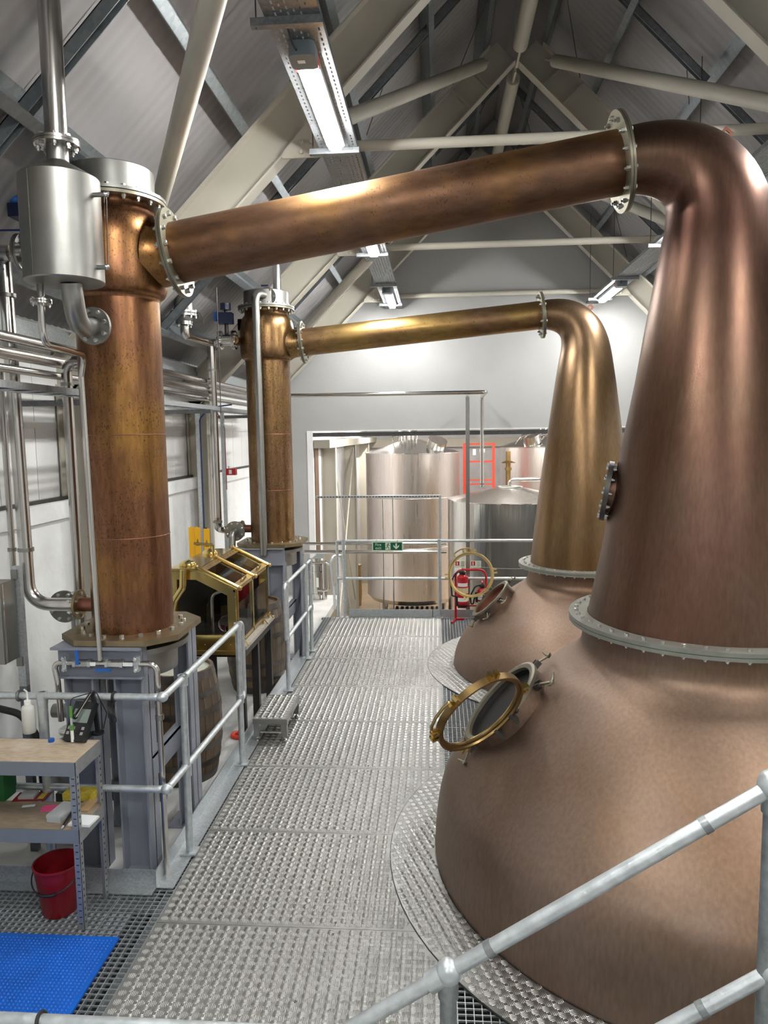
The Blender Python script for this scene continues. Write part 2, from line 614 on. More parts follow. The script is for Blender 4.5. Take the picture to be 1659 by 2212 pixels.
def roof_panel_mesh():
    b = MB()
    pitch, h, wpan = 0.1, 0.0035, 1.0
    ln = 5.85
    ys = []
    for k in range(10):
        y0 = k * pitch
        ys += [(y0, 0), (y0 + 0.030, 0), (y0 + 0.042, -h), (y0 + 0.088, -h)]
    ys = ys[:-1] + [(0.990, -h), (0.994, 0.004), (1.0, 0.004)]
    vs, fs = [], []
    for i, (y, z) in enumerate(ys):
        vs += [V((0, y, z)), V((ln, y, z))]
    for i in range(len(ys) - 1):
        fs.append((2 * i, 2 * i + 1, 2 * i + 3, 2 * i + 2))
    b.add(vs, fs)
    b.box(0, ln, 0, 1.0, 0.03, 0.08)
    return b.mesh('roof_panel', 'roof_white', 20)


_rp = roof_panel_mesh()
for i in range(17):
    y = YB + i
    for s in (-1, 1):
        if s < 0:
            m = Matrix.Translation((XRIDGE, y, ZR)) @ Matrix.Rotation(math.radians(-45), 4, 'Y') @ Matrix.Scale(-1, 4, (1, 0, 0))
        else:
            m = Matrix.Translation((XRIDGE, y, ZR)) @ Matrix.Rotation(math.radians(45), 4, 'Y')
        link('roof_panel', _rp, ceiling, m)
MB().prism([(-0.25, -0.25), (0, 0), (0.25, -0.25), (0.25, -0.262), (0, -0.014), (-0.25, -0.262)], 'y', YB, YF + 0.1,
           Matrix.Translation((XRIDGE, 0, ZR - 0.0))).build('ridge_flashing', 'roof_white', ceiling)

# ---- purlins (Z sections along the building) and mid-bay channels
pl = struct('purlins', 'galvanised purlins and bracing channels under the roof panels')
for x in (-2.85, -2.24, -1.58, -0.86, -0.16, 0.45):
    z = zl(x)
    m = Matrix.Translation((x, 0, z)) @ Matrix.Rotation(math.radians(-45), 4, 'Y')
    b = MB().box(-0.005, 0.005, YB, YF, -0.20, -0.01, m)
    b.box(-0.065, 0.005, YB, YF, -0.205, -0.198, m).box(-0.005, 0.065, YB, YF, -0.012, -0.005, m)
    b.box(-0.065, -0.060, YB, YF, -0.205, -0.18, m)
    b.build('purlin', 'galv_purlin', pl)
for x in (1.34, 1.90, 2.60, 3.32, 3.98, 4.6):
    z = zrr(x)
    m = Matrix.Translation((x, 0, z)) @ Matrix.Rotation(math.radians(45), 4, 'Y')
    b = MB().box(-0.005, 0.005, YB, YF, -0.20, -0.01, m)
    b.box(-0.005, 0.065, YB, YF, -0.205, -0.198, m).box(-0.065, 0.005, YB, YF, -0.012, -0.005, m)
    b.box(0.060, 0.065, YB, YF, -0.205, -0.18, m)
    b.build('purlin', 'galv_purlin', pl)
for yy in (0.75, 3.87, 7.32, 10.5):
    for s in (-1, 1):
        m = Matrix.Translation((XRIDGE, yy, ZR)) @ Matrix.Rotation(math.radians(45 * s), 4, 'Y')
        b = MB()
        b.box(0.3 * s, 5.4 * s, -0.03, -0.024, -0.20, -0.13, m).box(0.3 * s, 5.4 * s, 0.024, 0.03, -0.20, -0.13, m)
        b.box(0.3 * s, 5.4 * s, -0.03, 0.03, -0.136, -0.13, m)
        b.build('bracing_channel', 'galv_purlin', pl)
# sag rods
for s in (-1, 1):
    for k, (a, c) in enumerate([(3.87, 5.85), (7.32, 5.9), (7.32, 8.95), (10.5, 9.0), (10.5, 12.0), (3.87, 2.8)]):
        for j, (d0, d1) in enumerate([(0.42, 1.2), (1.2, 2.1), (2.1, 3.05), (3.05, 3.9)]):
            if (k + j) % 2:
                continue
            m = Matrix.Translation((XRIDGE, 0, ZR)) @ Matrix.Rotation(math.radians(45 * s), 4, 'Y')
            p0 = m @ V((d0 * s, a, -0.16))
            p1 = m @ V((d1 * s, c, -0.19))
            MB().cyl(p0, p1, 0.005, 6).build('sag_rod', 'iron_dark', pl)

# ---- roof trusses: rafters, tie tube, gussets, braces
RB = 5.996        # underside of left rafter: z = x + RB


def rafter(side, Y):
    """I section, underside on the line z = x + RB (left) / 7.49 - x (right)"""
    s = -1 if side == 'l' else 1
    m = Matrix.Translation((XRIDGE, Y, XRIDGE + RB)) @ Matrix.Rotation(math.radians(45 * s), 4, 'Y')
    L = 5.55
    b = MB()
    b.box(0, L * s, -0.075, 0.075, 0.0, 0.014, m)
    b.box(0, L * s, -0.006, 0.006, 0.014, 0.316, m)
    b.box(0.10 * s, L * s, -0.075, 0.075, 0.316, 0.330, m)
    return b


def ipe_column(x0, x1, Y, z0, z1):
    b = MB()
    b.box(x0, x0 + 0.014, Y - 0.075, Y + 0.075, z0, z1)
    b.box(x1 - 0.014, x1, Y - 0.075, Y + 0.075, z0, z1)
    b.box(x0, x1, Y - 0.006, Y + 0.006, z0, z1)
    return b


for i, Y in enumerate(TR):
    t = struct('roof_truss', 'cream painted steel roof truss with tie tube', (XRIDGE, Y, 0))
    rafter('l', Y).build('rafter', 'cream_steel', t)
    rafter('r', Y).build('rafter', 'cream_steel', t)
    # ridge node
    MB().box(XRIDGE - 0.006, XRIDGE + 0.006, Y - 0.09, Y + 0.09, XRIDGE + RB, XRIDGE + RB + 0.47).build('ridge_plate', 'cream_steel', t)
    for s in (-1, 1):
        m = Matrix.Translation((XRIDGE, Y, XRIDGE + RB)) @ Matrix.Rotation(math.radians(45 * s), 4, 'Y')
        for q in (0.42, 0.72):
            MB().box(q * s, (q + 0.014) * s, -0.075, 0.075, 0.01, 0.32, m).build('stiffener', 'cream_steel', t, 0)
    MB().cyl((-0.92, Y, 4.904), (2.75, Y, 4.904), 0.039, 16).build('tie_tube', 'cream_steel', t)
    for s in (-1, 1):
        xc = XRIDGE + s * 1.915
        poly = [(xc - s * 0.20, 4.80), (xc + s * 0.17, 4.80), (xc + s * 0.17, 4.84), (xc - s * 0.03, 5.06), (xc - s * 0.20, 5.00)]
        g = MB().prism(poly, 'y', Y - 0.10, Y - 0.088).build('gusset_plate', 'cream_steel', t)
        for (dx, dz) in ((-0.06, 4.84), (0.02, 4.84), (-0.06, 4.91), (0.02, 4.91)):
            link('bolt', bolt_mesh(0.018, 0.012, 'cream_steel', False), g, frame((0, -1, 0), (xc + s * dx, Y - 0.10, dz)))
    # wall columns
    ipe_column(XWL + 0.02, XWL + 0.27, Y, -0.1, 3.14).build('wall_column', 'cream_steel', t)
    ipe_column(XWR - 0.27, XWR - 0.02, Y, -0.1, 3.14).build('wall_column', 'cream_steel', t)
    if i < len(TR) - 1:
        b = MB().cyl((XRIDGE, Y + 0.3, 6.87), (XRIDGE, TR[i + 1] - 0.45, 6.87), 0.08, 18)
        b.box(XRIDGE - 0.012, XRIDGE + 0.012, Y + 0.05, Y + 0.3, 6.82, 6.92).box(XRIDGE - 0.012, XRIDGE + 0.012, TR[i + 1] - 0.45, TR[i + 1] - 0.05, 6.82, 6.92)
        b.build('ridge_tube', 'cream_steel', t)
    for s in (-1, 1):
        if i > 0:   # apex of this truss down to the knee of the nearer one
            a = V((XRIDGE + s * 0.32, Y - 0.12, 6.87))
            k = V((XRIDGE + s * 2.01, TR[i - 1] + 0.12, 5.03))
            d = (k - a).normalized()
            b = MB().cyl(a + d * 0.18, k - d * 0.15, 0.066, 16)
            b.cyl(a, a + d * 0.19, 0.02, 8).cyl(k - d * 0.16, k, 0.02, 8)
            b.build('brace_tube', 'cream_steel', t)
            # knee of nearer truss to eaves of this one
            if i == 4 and s < 0:
                continue
            if i == 3:
                k, e = V((XRIDGE + s * 1.595, 2.80, 4.658)), V((XRIDGE + s * 2.985, 5.585, 4.444))
            else:
                k, e = V((XRIDGE + s * 1.573, TR[i - 1] - 0.2, 4.86)), V((XRIDGE + s * 3.445, Y - 0.1, 4.04))
            d = (e - k).normalized()
            MB().cyl(k + d * 0.05, e, 0.06, 16).build('brace_tube', 'cream_steel', t)

# ---- left wall: masonry below, clad panels above
wl = struct('wall_left', 'white left wall, rough masonry below and smooth panels above a ledge')
MB().box(XWL - 0.2, XWL + 0.09, YB, YF, -0.1, 2.17).build('masonry', 'masonry_white', wl)
MB().box(XWL - 0.2, XWL + 0.12, YB, YF, 2.07, 2.205).build('ledge', 'masonry_white', wl)
MB().box(XWL + 0.01, XWL + 0.05, YB, YF, 2.205, 2.232).build('ledge_gap_strip', 'iron_dark', wl)  # dark strip put in for the dark gap above the ledge
MB().box(XWL - 0.2, XWL - 0.03, YB, YF, 2.17, 3.68).build('backing', 'cladding_white', wl)
_cp = MB().box(-0.03, 0.0, 0.004, 0.496, 2.232, 3.45).mesh('clad_panel', 'cladding_white', 0)
y = YB
while y < YF - 0.1:
    link('clad_panel', _cp, wl, Matrix.Translation((XWL, y, 0)))
    y += 0.5
MB().box(XWL, XWL + 0.012, YB, YF, 2.785, 2.84).build('rail_strip', 'cladding_white', wl)
MB().box(XWL - 0.02, XWL + 0.16, YB, YF, 3.41, 3.425).box(XWL + 0.145, XWL + 0.16, YB, YF, 3.425, 3.55).build('eaves_gutter', 'galv', wl)

wr = struct('wall_right', 'white right wall behind the stills')
MB().box(XWR, XWR + 0.2, YB, YF, -2.4, 3.68).build('masonry', 'masonry_white', wr)
wb = struct('wall_back', 'white gable wall behind the viewer')
MB().prism([(XWL - 0.1, -2.4), (XWR + 0.1, -2.4), (XWR + 0.1, 3.6), (XRIDGE, 7.66), (XWL - 0.1, 3.6)], 'y', YB - 0.2, YB).build('gable', 'wall_white', wb, 0)

# ---- far gable wall with the wide opening to the tank room
OX0, OX1, OZ = -2.205, 4.2, 2.765
wf = struct('wall_far', 'white gable wall at the far end with a wide opening to the tank room')
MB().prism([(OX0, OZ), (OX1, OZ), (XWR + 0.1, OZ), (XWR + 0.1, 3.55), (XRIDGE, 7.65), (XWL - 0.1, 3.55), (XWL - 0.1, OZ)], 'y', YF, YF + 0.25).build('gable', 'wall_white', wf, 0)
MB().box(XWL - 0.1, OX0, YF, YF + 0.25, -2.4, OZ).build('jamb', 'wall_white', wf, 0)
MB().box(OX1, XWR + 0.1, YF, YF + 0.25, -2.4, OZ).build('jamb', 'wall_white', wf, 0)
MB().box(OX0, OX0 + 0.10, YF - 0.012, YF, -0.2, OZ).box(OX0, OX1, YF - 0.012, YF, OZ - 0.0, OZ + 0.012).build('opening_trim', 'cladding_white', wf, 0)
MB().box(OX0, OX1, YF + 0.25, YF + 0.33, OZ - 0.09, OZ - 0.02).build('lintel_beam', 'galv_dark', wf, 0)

# ---- tank room shell
TZ = -1.45
TXL, TXR, TYF = -2.165, 6.4, 22.5
tl = struct('wall_tank_room_left', 'cream panelled wall of the tank room with steel columns')
MB().box(TXL - 0.2, TXL, YF + 0.25, TYF, TZ, 3.3).build('masonry', 'brick_white', tl, 0)
for k, Y in enumerate((13.65, 17.0, 20.3)):
    ipe_column(TXL, TXL + 0.27, Y, TZ, 2.62).build('steel_column', 'cream_steel', tl, 0)
MB().box(TXL + 0.02, TXL + 0.30, YF + 0.3, TYF, 2.48, 2.62).build('eaves_beam', 'cream_steel', tl, 0)
MB().cyl((TXL + 0.2, 13.7, 2.4), (TXL + 0.2, 16.95, -1.15), 0.016, 8).build('cross_brace', 'cream_steel', tl)
MB().cyl((TXL + 0.22, 16.95, 2.4), (TXL + 0.22, 13.7, -1.15), 0.016, 8).build('cross_brace', 'cream_steel', tl)
tb_ = struct('wall_tank_room_far', 'white painted brick wall at the back of the tank room')
MB().box(TXL - 0.2, TXR + 0.2, TYF, TYF + 0.2, TZ, 3.3).build('masonry', 'brick_white', tb_, 0)
MB().box(TXL, TXR, TYF - 0.22, TYF - 0.02, 2.30, 2.55).build('wall_beam', 'cream_steel', tb_, 0)
trt = struct('wall_tank_room_right', 'white wall on the right of the tank room')
MB().box(TXR, TXR + 0.2, YF + 0.25, TYF, TZ, 3.3).build('masonry', 'brick_white', trt, 0)
tc_ = struct('ceiling_tank_room', 'white tank room ceiling')
MB().box(TXL - 0.2, TXR + 0.2, YF + 0.25, TYF + 0.2, 3.3, 3.45).build('ceiling_board', 'brick_white', tc_, 0)

# ---- floors
PX0, PX1 = -1.59, 0.03
fl = struct('floor', 'raised floor of tread plate, ring plates and steel grating')
MB().box(XWL + 0.09, -1.72, 4.06, YF, -0.16, -0.04).build('concrete_slab', 'concrete', fl, 0)


def lug_arrays(keep, x0, x1, y0, y1, p=0.058, h=0.0030, nb=5, swap=0):
    """raised five-bar lugs: one set of bars along Y on a square lattice, the other along X in the lattice centres"""
    cxs, cys, ors = [], [], []
    for o, (dx, dy) in enumerate(((0.5, 0.5), (1.0, 1.0))):
        nx, ny = int((x1 - x0) / p + 1.5 - dx), int((y1 - y0) / p + 1.5 - dy)
        I, J = np.meshgrid(np.arange(nx), np.arange(ny), indexing='ij')
        cxs.append((x0 + (I + dx) * p).ravel())
        cys.append((y0 + (J + dy) * p).ravel())
        ors.append(np.full(I.size, (o + swap) % 2))
    cx, cy, ori = np.concatenate(cxs), np.concatenate(cys), np.concatenate(ors)
    k = keep(cx, cy) & (cx > x0 + 0.015) & (cx < x1 - 0.015) & (cy > y0 + 0.015) & (cy < y1 - 0.015)
    cx, cy, ori = cx[k], cy[k], ori[k]
    offs = (np.arange(nb) - (nb - 1) / 2) * 0.0084
    ln = 0.0190 * np.sqrt(np.maximum(0.30, 1 - (offs / 0.0235) ** 2))
    hw = 0.0024
    CXs = np.repeat(cx, nb)
    CYs = np.repeat(cy, nb)
    O = np.repeat(ori, nb)
    of = np.tile(offs, len(cx))
    l = np.tile(ln, len(cx))
    # local: u along bar, w across; ridge slightly flattened
    loc = [(-1, -1, 0), (1, -1, 0), (1, 1, 0), (-1, 1, 0), (-0.78, -0.35, 1), (0.78, -0.35, 1), (0.78, 0.35, 1), (-0.78, 0.35, 1)]
    n = len(CXs)
    vs = np.zeros((n, 8, 3))
    for q, (u, w, z) in enumerate(loc):
        uu = u * l
        ww = w * hw + of
        vs[:, q, 0] = CXs + np.where(O == 1, uu, ww)
        vs[:, q, 1] = CYs + np.where(O == 1, ww, uu)
        vs[:, q, 2] = z * h
    base = (np.arange(n) * 8)[:, None]
    quads = np.concatenate([base + np.array([f]) for f in ([0, 1, 5, 4], [1, 2, 6, 5], [2, 3, 7, 6], [3, 0, 4, 7], [4, 5, 6, 7])])
    return vs.reshape(-1, 3), quads, np.zeros((0, 3), int)


def lug_mesh(name, keep, x0, x1, y0, y1, material='tread_lug', **kw):
    vs, q, t = lug_arrays(keep, x0, x1, y0, y1, **kw)
    me = bpy.data.meshes.new(name)
    nv, nq, ntr = len(vs), len(q), len(t)
    me.vertices.add(nv)
    me.vertices.foreach_set('co', vs.ravel())
    me.loops.add(nq * 4 + ntr * 3)
    me.loops.foreach_set('vertex_index', np.concatenate([q.ravel(), t.ravel()]))
    me.polygons.add(nq + ntr)
    ls = np.concatenate([np.arange(nq) * 4, nq * 4 + np.arange(ntr) * 3])
    me.polygons.foreach_set('loop_start', ls)
    me.update(calc_edges=True)
    me.validate()
    me.materials.append(MATS[material])
    return me


SEAMS = [0.85, 1.82, 2.79, 3.755, 4.725, 5.71, 6.68, 7.67, 8.645, 9.64, 10.70]
_disc1 = (1.65, 4.6, 1.975)
_disc2 = (1.65, 8.5, 1.785)


def out_disc(cx, cy, y0):
    a = (cx - _disc1[0]) ** 2 + (cy + y0 - _disc1[1]) ** 2 > (_disc1[2] + 0.018) ** 2
    b = (cx - _disc2[0]) ** 2 + (cy + y0 - _disc2[1]) ** 2 > (_disc2[2] + 0.018) ** 2
    return a & b


for i in range(len(SEAMS) - 1):
    y0, y1 = SEAMS[i], SEAMS[i + 1]
    p = MB().box(PX0, PX1, y0 + 0.0012, y1 - 0.0012, -0.006, 0.0).build('tread_plate', 'tread', fl, 0)
    me = lug_mesh('lugs', lambda cx, cy: out_disc(cx, cy, 0), PX0 + 0.004, PX1 - 0.002, y0 + 0.006, y1 - 0.006)
    o = link('lugs', me, p)
    o['kind'] = 'stuff'
    b = MB()
    for (fx, fy) in ((0.2, 0.05), (0.62, 0.05), (0.93, 0.05), (0.2, 0.95), (0.62, 0.95), (0.93, 0.95), (0.55, 0.45)):
        b.disc((PX0 + fx * (PX1 - PX0), y0 + fy * (y1 - y0), 0.0), (0, 0, 1), 0.0085, 0.0026, 8)
    o = b.build('plate_screws', 'iron_dark', p)
    o['kind'] = 'stuff'

for (cx0, cy0, R), r0 in ((_disc1, 1.685), (_disc2, 1.48)):
    p = MB().lathe([(r0, -0.004), (R, -0.004), (R, 0.0045), (r0, 0.0045)], Matrix.Translation((cx0, cy0, 0)), 96, close=True).build('ring_plate', 'tread_ring', fl, 30)
    me = lug_mesh('lugs', lambda cx, cy: (np.hypot(cx, cy) < R - 0.015) & (np.hypot(cx, cy) > r0 + 0.012), -R, 0.4, -R, R, swap=1, p=0.056)
    o = link('lugs', me, p, Matrix.Translation((cx0, cy0, 0.0045)) @ Matrix.Rotation(math.radians(20), 4, 'Z'))
    o['kind'] = 'stuff'
    MB().lathe([(R, -0.004), (R + 0.005, -0.004), (R + 0.005, 0.0015), (R, 0.0015)], Matrix.Translation((cx0, cy0, 0)), 96, close=True).build('ring_gap', 'rubber_black', p)
    MB().lathe([(r0 - 0.02, -0.3), (r0 + 0.002, -0.3), (r0 + 0.002, 0.006), (r0 - 0.001, 0.006)], Matrix.Translation((cx0, cy0, 0)), 96).build('ring_seal', 'rubber_black', p)


def grating(name, x0, x1, y0, y1, circles=(), px=0.038, py=0.036):
    b = MB()

    def clip(lo, hi, c, d2):
        segs = [(lo, hi)]
        if d2 > 0:
            d = math.sqrt(d2)
            out = []
            for (a, e) in segs:
                if c - d > a:
                    out.append((a, min(e, c - d)))
                if c + d < e:
                    out.append((max(a, c + d), e))
            return [s for s in out if s[1] - s[0] > 0.005]
        return segs

    n = int((x1 - x0) / px)
    for i in range(n + 1):
        x = x0 + i * (x1 - x0) / n
        segs = [(y0, y1)]
        for (cx, cy, R) in circles:
            new = []
            for (a, e) in segs:
                new += clip(a, e, cy, R * R - (x - cx) ** 2)
            segs = new
        for (a, e) in segs:
            b.box(x - 0.002, x + 0.002, a, e, -0.034, -0.0065)
    n = int((y1 - y0) / py)
    for i in range(n + 1):
        y = y0 + i * (y1 - y0) / n
        segs = [(x0, x1)]
        for (cx, cy, R) in circles:
            new = []
            for (a, e) in segs:
                new += clip(a, e, cx, R * R - (y - cy) ** 2)
            segs = new
        for (a, e) in segs:
            b.box(a, e, y - 0.002, y + 0.002, -0.017, -0.0075)
    o = b.build(name, 'galv', fl, 0)
    o['kind'] = 'stuff'
    return o


grating('grating_panel', -1.712, PX0 - 0.006, 4.06, 10.70)
grating('grating_panel', -1.895, PX0 - 0.006, 0.85, 4.055)
grating('grating_panel', -3.0, -1.905, 0.85, 4.055)
_cl = [(1.65, 4.6, 1.72), (1.65, 8.5, 1.52)]
grating('grating_panel', PX1 + 0.006, 1.2, 0.85, 6.6, _cl)
grating('grating_panel', PX1 + 0.006, 1.2, 6.61, 10.70, _cl)
grating('grating_panel', 1.21, 4.4, 0.85, 10.70, _cl, px=0.06, py=0.06)
# supporting beams under the raised floor
for x in (-1.60, 0.03):
    MB().box(x - 0.05, x + 0.05, 0.85, 10.65, -0.24, -0.036).build('floor_beam', 'galv_dark', fl, 0)
MB().box(-1.75, 4.4, 10.66, 10.72, -0.24, -0.012).build('floor_beam', 'galv_dark', fl, 0)

flo = struct('floor_lower', 'concrete floor below the grating, coloured dark as the unlit void')
MB().box(XWL - 0.2, XWR + 0.2, YB - 0.2, 10.75, -2.5, -2.4).build('lower_slab', 'concrete_void_shade', flo, 0)
MB().box(-1.80, -1.78, YB, 10.70, -2.4, -0.17).build('pit_wall', 'concrete_void_shade', flo, 0)
MB().box(-1.77, 4.6, 10.72, 10.75, -2.4, -0.24).build('pit_wall', 'concrete_void_shade', flo, 0)
MB().box(XWL + 0.09, 4.6, YB, 0.85, -0.05, -0.01).build('landing_slab', 'concrete', flo, 0)
flt = struct('floor_tank_room', 'brown painted floor of the tank room')
MB().box(TXL - 0.4, TXR + 0.2, 10.75, TYF + 0.2, TZ - 0.1, TZ).build('painted_slab', 'floor_brown', flt, 0)

# ================================================================ STILLS
AX, Y1, Y2, CX0 = 1.65, 4.6, 8.5, -2.0


def bezier3(p0, p1, p2, n):
    return [(V(p0) * (1 - t) ** 2 + V(p1) * 2 * t * (1 - t) + V(p2) * t * t) for t in [i / n for i in range(n + 1)]]


def wing_clamp(parent, mtx, s=1.0):
    """swing bolt: fork lug, eye bolt, wing nut; local +Z = out of collar rim, +Y = tangent, +X = outward"""
    b = MB()
    b.box(0.0, 0.045 * s, -0.024 * s, -0.014 * s, -0.045 * s, -0.005 * s, mtx).box(0.0, 0.045 * s, 0.014 * s, 0.024 * s, -0.045 * s, -0.005 * s, mtx)
    p0, p1 = mtx @ V((0.035 * s, -0.028 * s, -0.025 * s)), mtx @ V((0.035 * s, 0.028 * s, -0.025 * s))
    b.cyl(p0, p1, 0.008 * s, 8)
    o = b.build('clamp_lug', 'iron_dark', parent)
    b = MB()
    q0, q1 = mtx @ V((0.035 * s, 0, -0.025 * s)), mtx @ V((0.115 * s, 0, -0.055 * s))
    b.cyl(q0, q1, 0.008 * s, 8)
    b.sphere(q1, 0.014 * s, 8, 6)
    w = [mtx @ V((0.125 * s, 0.06 * s, -0.03 * s)), mtx @ V((0.118 * s, 0.03 * s, -0.05 * s)), q1, mtx @ V((0.118 * s, -0.03 * s, -0.05 * s)), mtx @ V((0.125 * s, -0.06 * s, -0.03 * s))]
    b.sweep(w, [0.006 * s, 0.008 * s, 0.009 * s, 0.008 * s, 0.006 * s], 8)
    b.build('wing_nut', 'flange_bronze', o)


def manway(still, C, n, Rm, door_dir, hinge_side, depth, inner_mat, big):
    """collar on the pot shoulder; n = outward normal; hinge_side = +-1 along Y; door_dir = unit vector from hinge to door centre"""
    n = V(n).normalized()
    yv = V((0, 1, 0))
    s = yv.cross(n).normalized()        # up the slope
    m = Matrix((s, yv, n)).transposed().to_4x4()
    m.translation = V(C)
    col = MB().lathe([(Rm, -depth), (Rm, 0.0), (Rm - 0.012, 0.0), (Rm - 0.012, -depth)], m, 48).build('manway_collar', 'copper_pot', still)
    MB().lathe([(Rm - 0.035, -0.004), (Rm + 0.012, -0.004), (Rm + 0.012, 0.018), (Rm - 0.006, 0.024), (Rm - 0.035, 0.018)], m, 48, close=True).build('collar_rim', 'flange_bronze', col)
    MB().lathe([(0.0005, -0.045), (Rm - 0.014, -0.045), (Rm - 0.014, -0.002)], m, 48).build('collar_inside', inner_mat, col)  # disc closing the collar; the near one is coloured as the shaded inside
    for a in ((20, 75, 155, 200, 262, 325) if hinge_side < 0 else (25, 100, 200, 250, 290)):
        ar = math.radians(a)
        out = V((math.cos(ar), math.sin(ar), 0))
        if (out.y * hinge_side) > 0.93:
            continue
        mm = m @ Matrix.Translation(out * (Rm + 0.008)) @ Matrix.Rotation(ar, 4, 'Z')
        wing_clamp(col, mm, 1.0 if big else 0.95)
    # hinge
    h0 = V(C) + yv * hinge_side * (Rm + 0.03) + n * 0.012
    hb = MB()
    for k in (-0.075, 0.05):
        mm = Matrix((s, yv, n)).transposed().to_4x4()
        mm.translation = h0
        hb.box(k, k + 0.022, -0.05, 0.03, -0.05, 0.022, mm)
    hb.cyl(h0 - s * 0.10, h0 + s * 0.10, 0.011, 10)
    hb.sphere(h0 + s * 0.10, 0.017, 8, 6)
    hb.build('hinge', 'iron_dark', col)
    # door ring: plane spanned by s and d
    d = V(door_dir).normalized()
    d = (d - s * d.dot(s)).normalized()
    nd = s.cross(d).normalized()
    Rd = Rm * 0.9 if big else Rm + 0.004
    dc = h0 + d * (Rd + 0.03)
    dm = Matrix((s, d, nd)).transposed().to_4x4()
    dm.translation = dc
    door = MB().lathe([(Rd - 0.030, -0.010), (Rd - 0.012, -0.014), (Rd - 0.002, -0.022), (Rd + 0.005, -0.022), (Rd + 0.005, 0.022), (Rd - 0.008, 0.022), (Rd - 0.012, 0.010), (Rd - 0.030, 0.008)],
                      dm, 56, close=True).build('manway_door', 'brass_dull' if not big else 'brass_dark', still)
    MB().lathe([(0.0005, -0.004), (Rd - 0.028, -0.004), (Rd - 0.028, 0.002), (0.0005, 0.002)], dm, 48).build('door_glass', 'glass', door)
    MB().torus(dm @ V((0, 0, -0.016)), nd, Rd - 0.018, 0.005, 56, 8).build('door_bead', 'brass', door)
    b = MB()
    for k in range(14):
        a = 2 * PI * (k + 0.5) / 14
        b.sphere(dm @ V(((Rd - 0.022) * math.cos(a), (Rd - 0.022) * math.sin(a), -0.015)), 0.005, 6, 4)
    b.build('rivets', 'brass', door)
    for a in (40, 140, 215, 325, 90 if big else 60):
        ar = math.radians(a)
        mm = dm @ Matrix.Rotation(ar, 4, 'Z')
        b = MB().box(Rd, Rd + 0.045, -0.030, -0.012, -0.02, 0.02, mm).box(Rd, Rd + 0.045, 0.012, 0.030, -0.02, 0.02, mm)
        b.build('door_lug', 'brass', door)
    ha = math.radians(112 if big else 68)
    pts = []
    for da, rr in ((-0.36, 0.0), (-0.34, 0.045), (-0.22, 0.055), (0.0, 0.058), (0.22, 0.055), (0.34, 0.045), (0.36, 0.0)):
        pts.append(dm @ V(((Rd + rr) * math.cos(ha + da), (Rd + rr) * math.sin(ha + da), -0.006)))
    MB().sweep(fillet(pts, 0.012, 3), 0.009, 8).build('door_handle', 'brass_dull', door)
    # two hinge straps
    b = MB()
    for k in (-0.045, 0.03):
        b.add([h0 + s * k - nd * 0.01, h0 + s * (k + 0.018) - nd * 0.01, h0 + s * (k + 0.018) + d * 0.05 - nd * 0.01, h0 + s * k + d * 0.05 - nd * 0.01,
               h0 + s * k + nd * 0.01, h0 + s * (k + 0.018) + nd * 0.01, h0 + s * (k + 0.018) + d * 0.05 + nd * 0.01, h0 + s * k + d * 0.05 + nd * 0.01],
              [(0, 1, 2, 3), (4, 7, 6, 5), (0, 4, 5, 1), (1, 5, 6, 2), (2, 6, 7, 3), (3, 7, 4, 0)])
    b.build('hinge_strap', 'iron_dark', door)
    return col


def build_still(label, cy, pot, zfl, rfl_in, rfl_out, neck, ctrl, end, rend, nbolt, neckmat, hat):
    st = thing('pot_still', label, 'pot still', (AX, cy, 0), 'copper pot stills')
    C = Matrix.Translation((AX, cy, 0))
    MB().lathe(cr(pot, 7), C, 128).build('pot', 'copper_pot', st, 60)
    f = MB().lathe([(rfl_in, zfl), (rfl_out, zfl), (rfl_out, zfl + 0.020), (rfl_in, zfl + 0.020)], C, 96, close=True)
    f.lathe([(rfl_in, zfl + 0.024), (rfl_out, zfl + 0.024), (rfl_out, zfl + 0.046), (rfl_in, zfl + 0.046)], C, 96, close=True)
    f = f.build('neck_flange', 'flange_grey', st)
    MB().lathe([(rfl_in, zfl + 0.019), (rfl_out - 0.006, zfl + 0.019), (rfl_out - 0.006, zfl + 0.025), (rfl_in, zfl + 0.025)], C, 96, close=True).build('gasket', 'green_probe', f)
    bolt_ring(f, (AX, cy, zfl + 0.046), (0, 0, 1), (rfl_in + rfl_out) / 2 + 0.012, nbolt, 0.0125, 0.046)
    # neck + tapered elbow as one swept body
    pts = [V((AX, cy, z)) for (r, z) in neck]
    rad = [r for (r, z) in neck]
    p0 = pts[-1]
    el = bezier3(p0, V((AX, cy, ctrl)), V((end[0], cy, end[1])), 18)
    r0 = rad[-1]
    for i, q in enumerate(el[1:]):
        t = (i + 1) / 18
        pts.append(q)
        rad.append(r0 + (rend - r0) * (t ** 0.85))
    MB().sweep(pts, rad, 64, cap=False).build('swan_neck', neckmat, st, 60)
    # weld bead near top of neck
    # lifting lug on elbow
    q = el[9]
    tq = (el[10] - el[8]).normalized()
    nrm = V((tq.z, 0, -tq.x))
    if nrm.z < 0:
        nrm = -nrm
    rr = rad[len(neck) + 8]
    lm = Matrix((tq, V((0, 1, 0)), nrm)).transposed().to_4x4()
    lm.translation = q + nrm * (rr - 0.012)
    b = MB()
    b.box(-0.03, 0.03, -0.006, 0.006, 0, 0.022, lm).box(-0.03, -0.013, -0.006, 0.006, 0.022, 0.05, lm).box(0.013, 0.03, -0.006, 0.006, 0.022, 0.05, lm).box(-0.03, 0.03, -0.006, 0.006, 0.05, 0.066, lm)
    b.build('lifting_lug', 'copper_dark', st)
    hat(st)
    return st


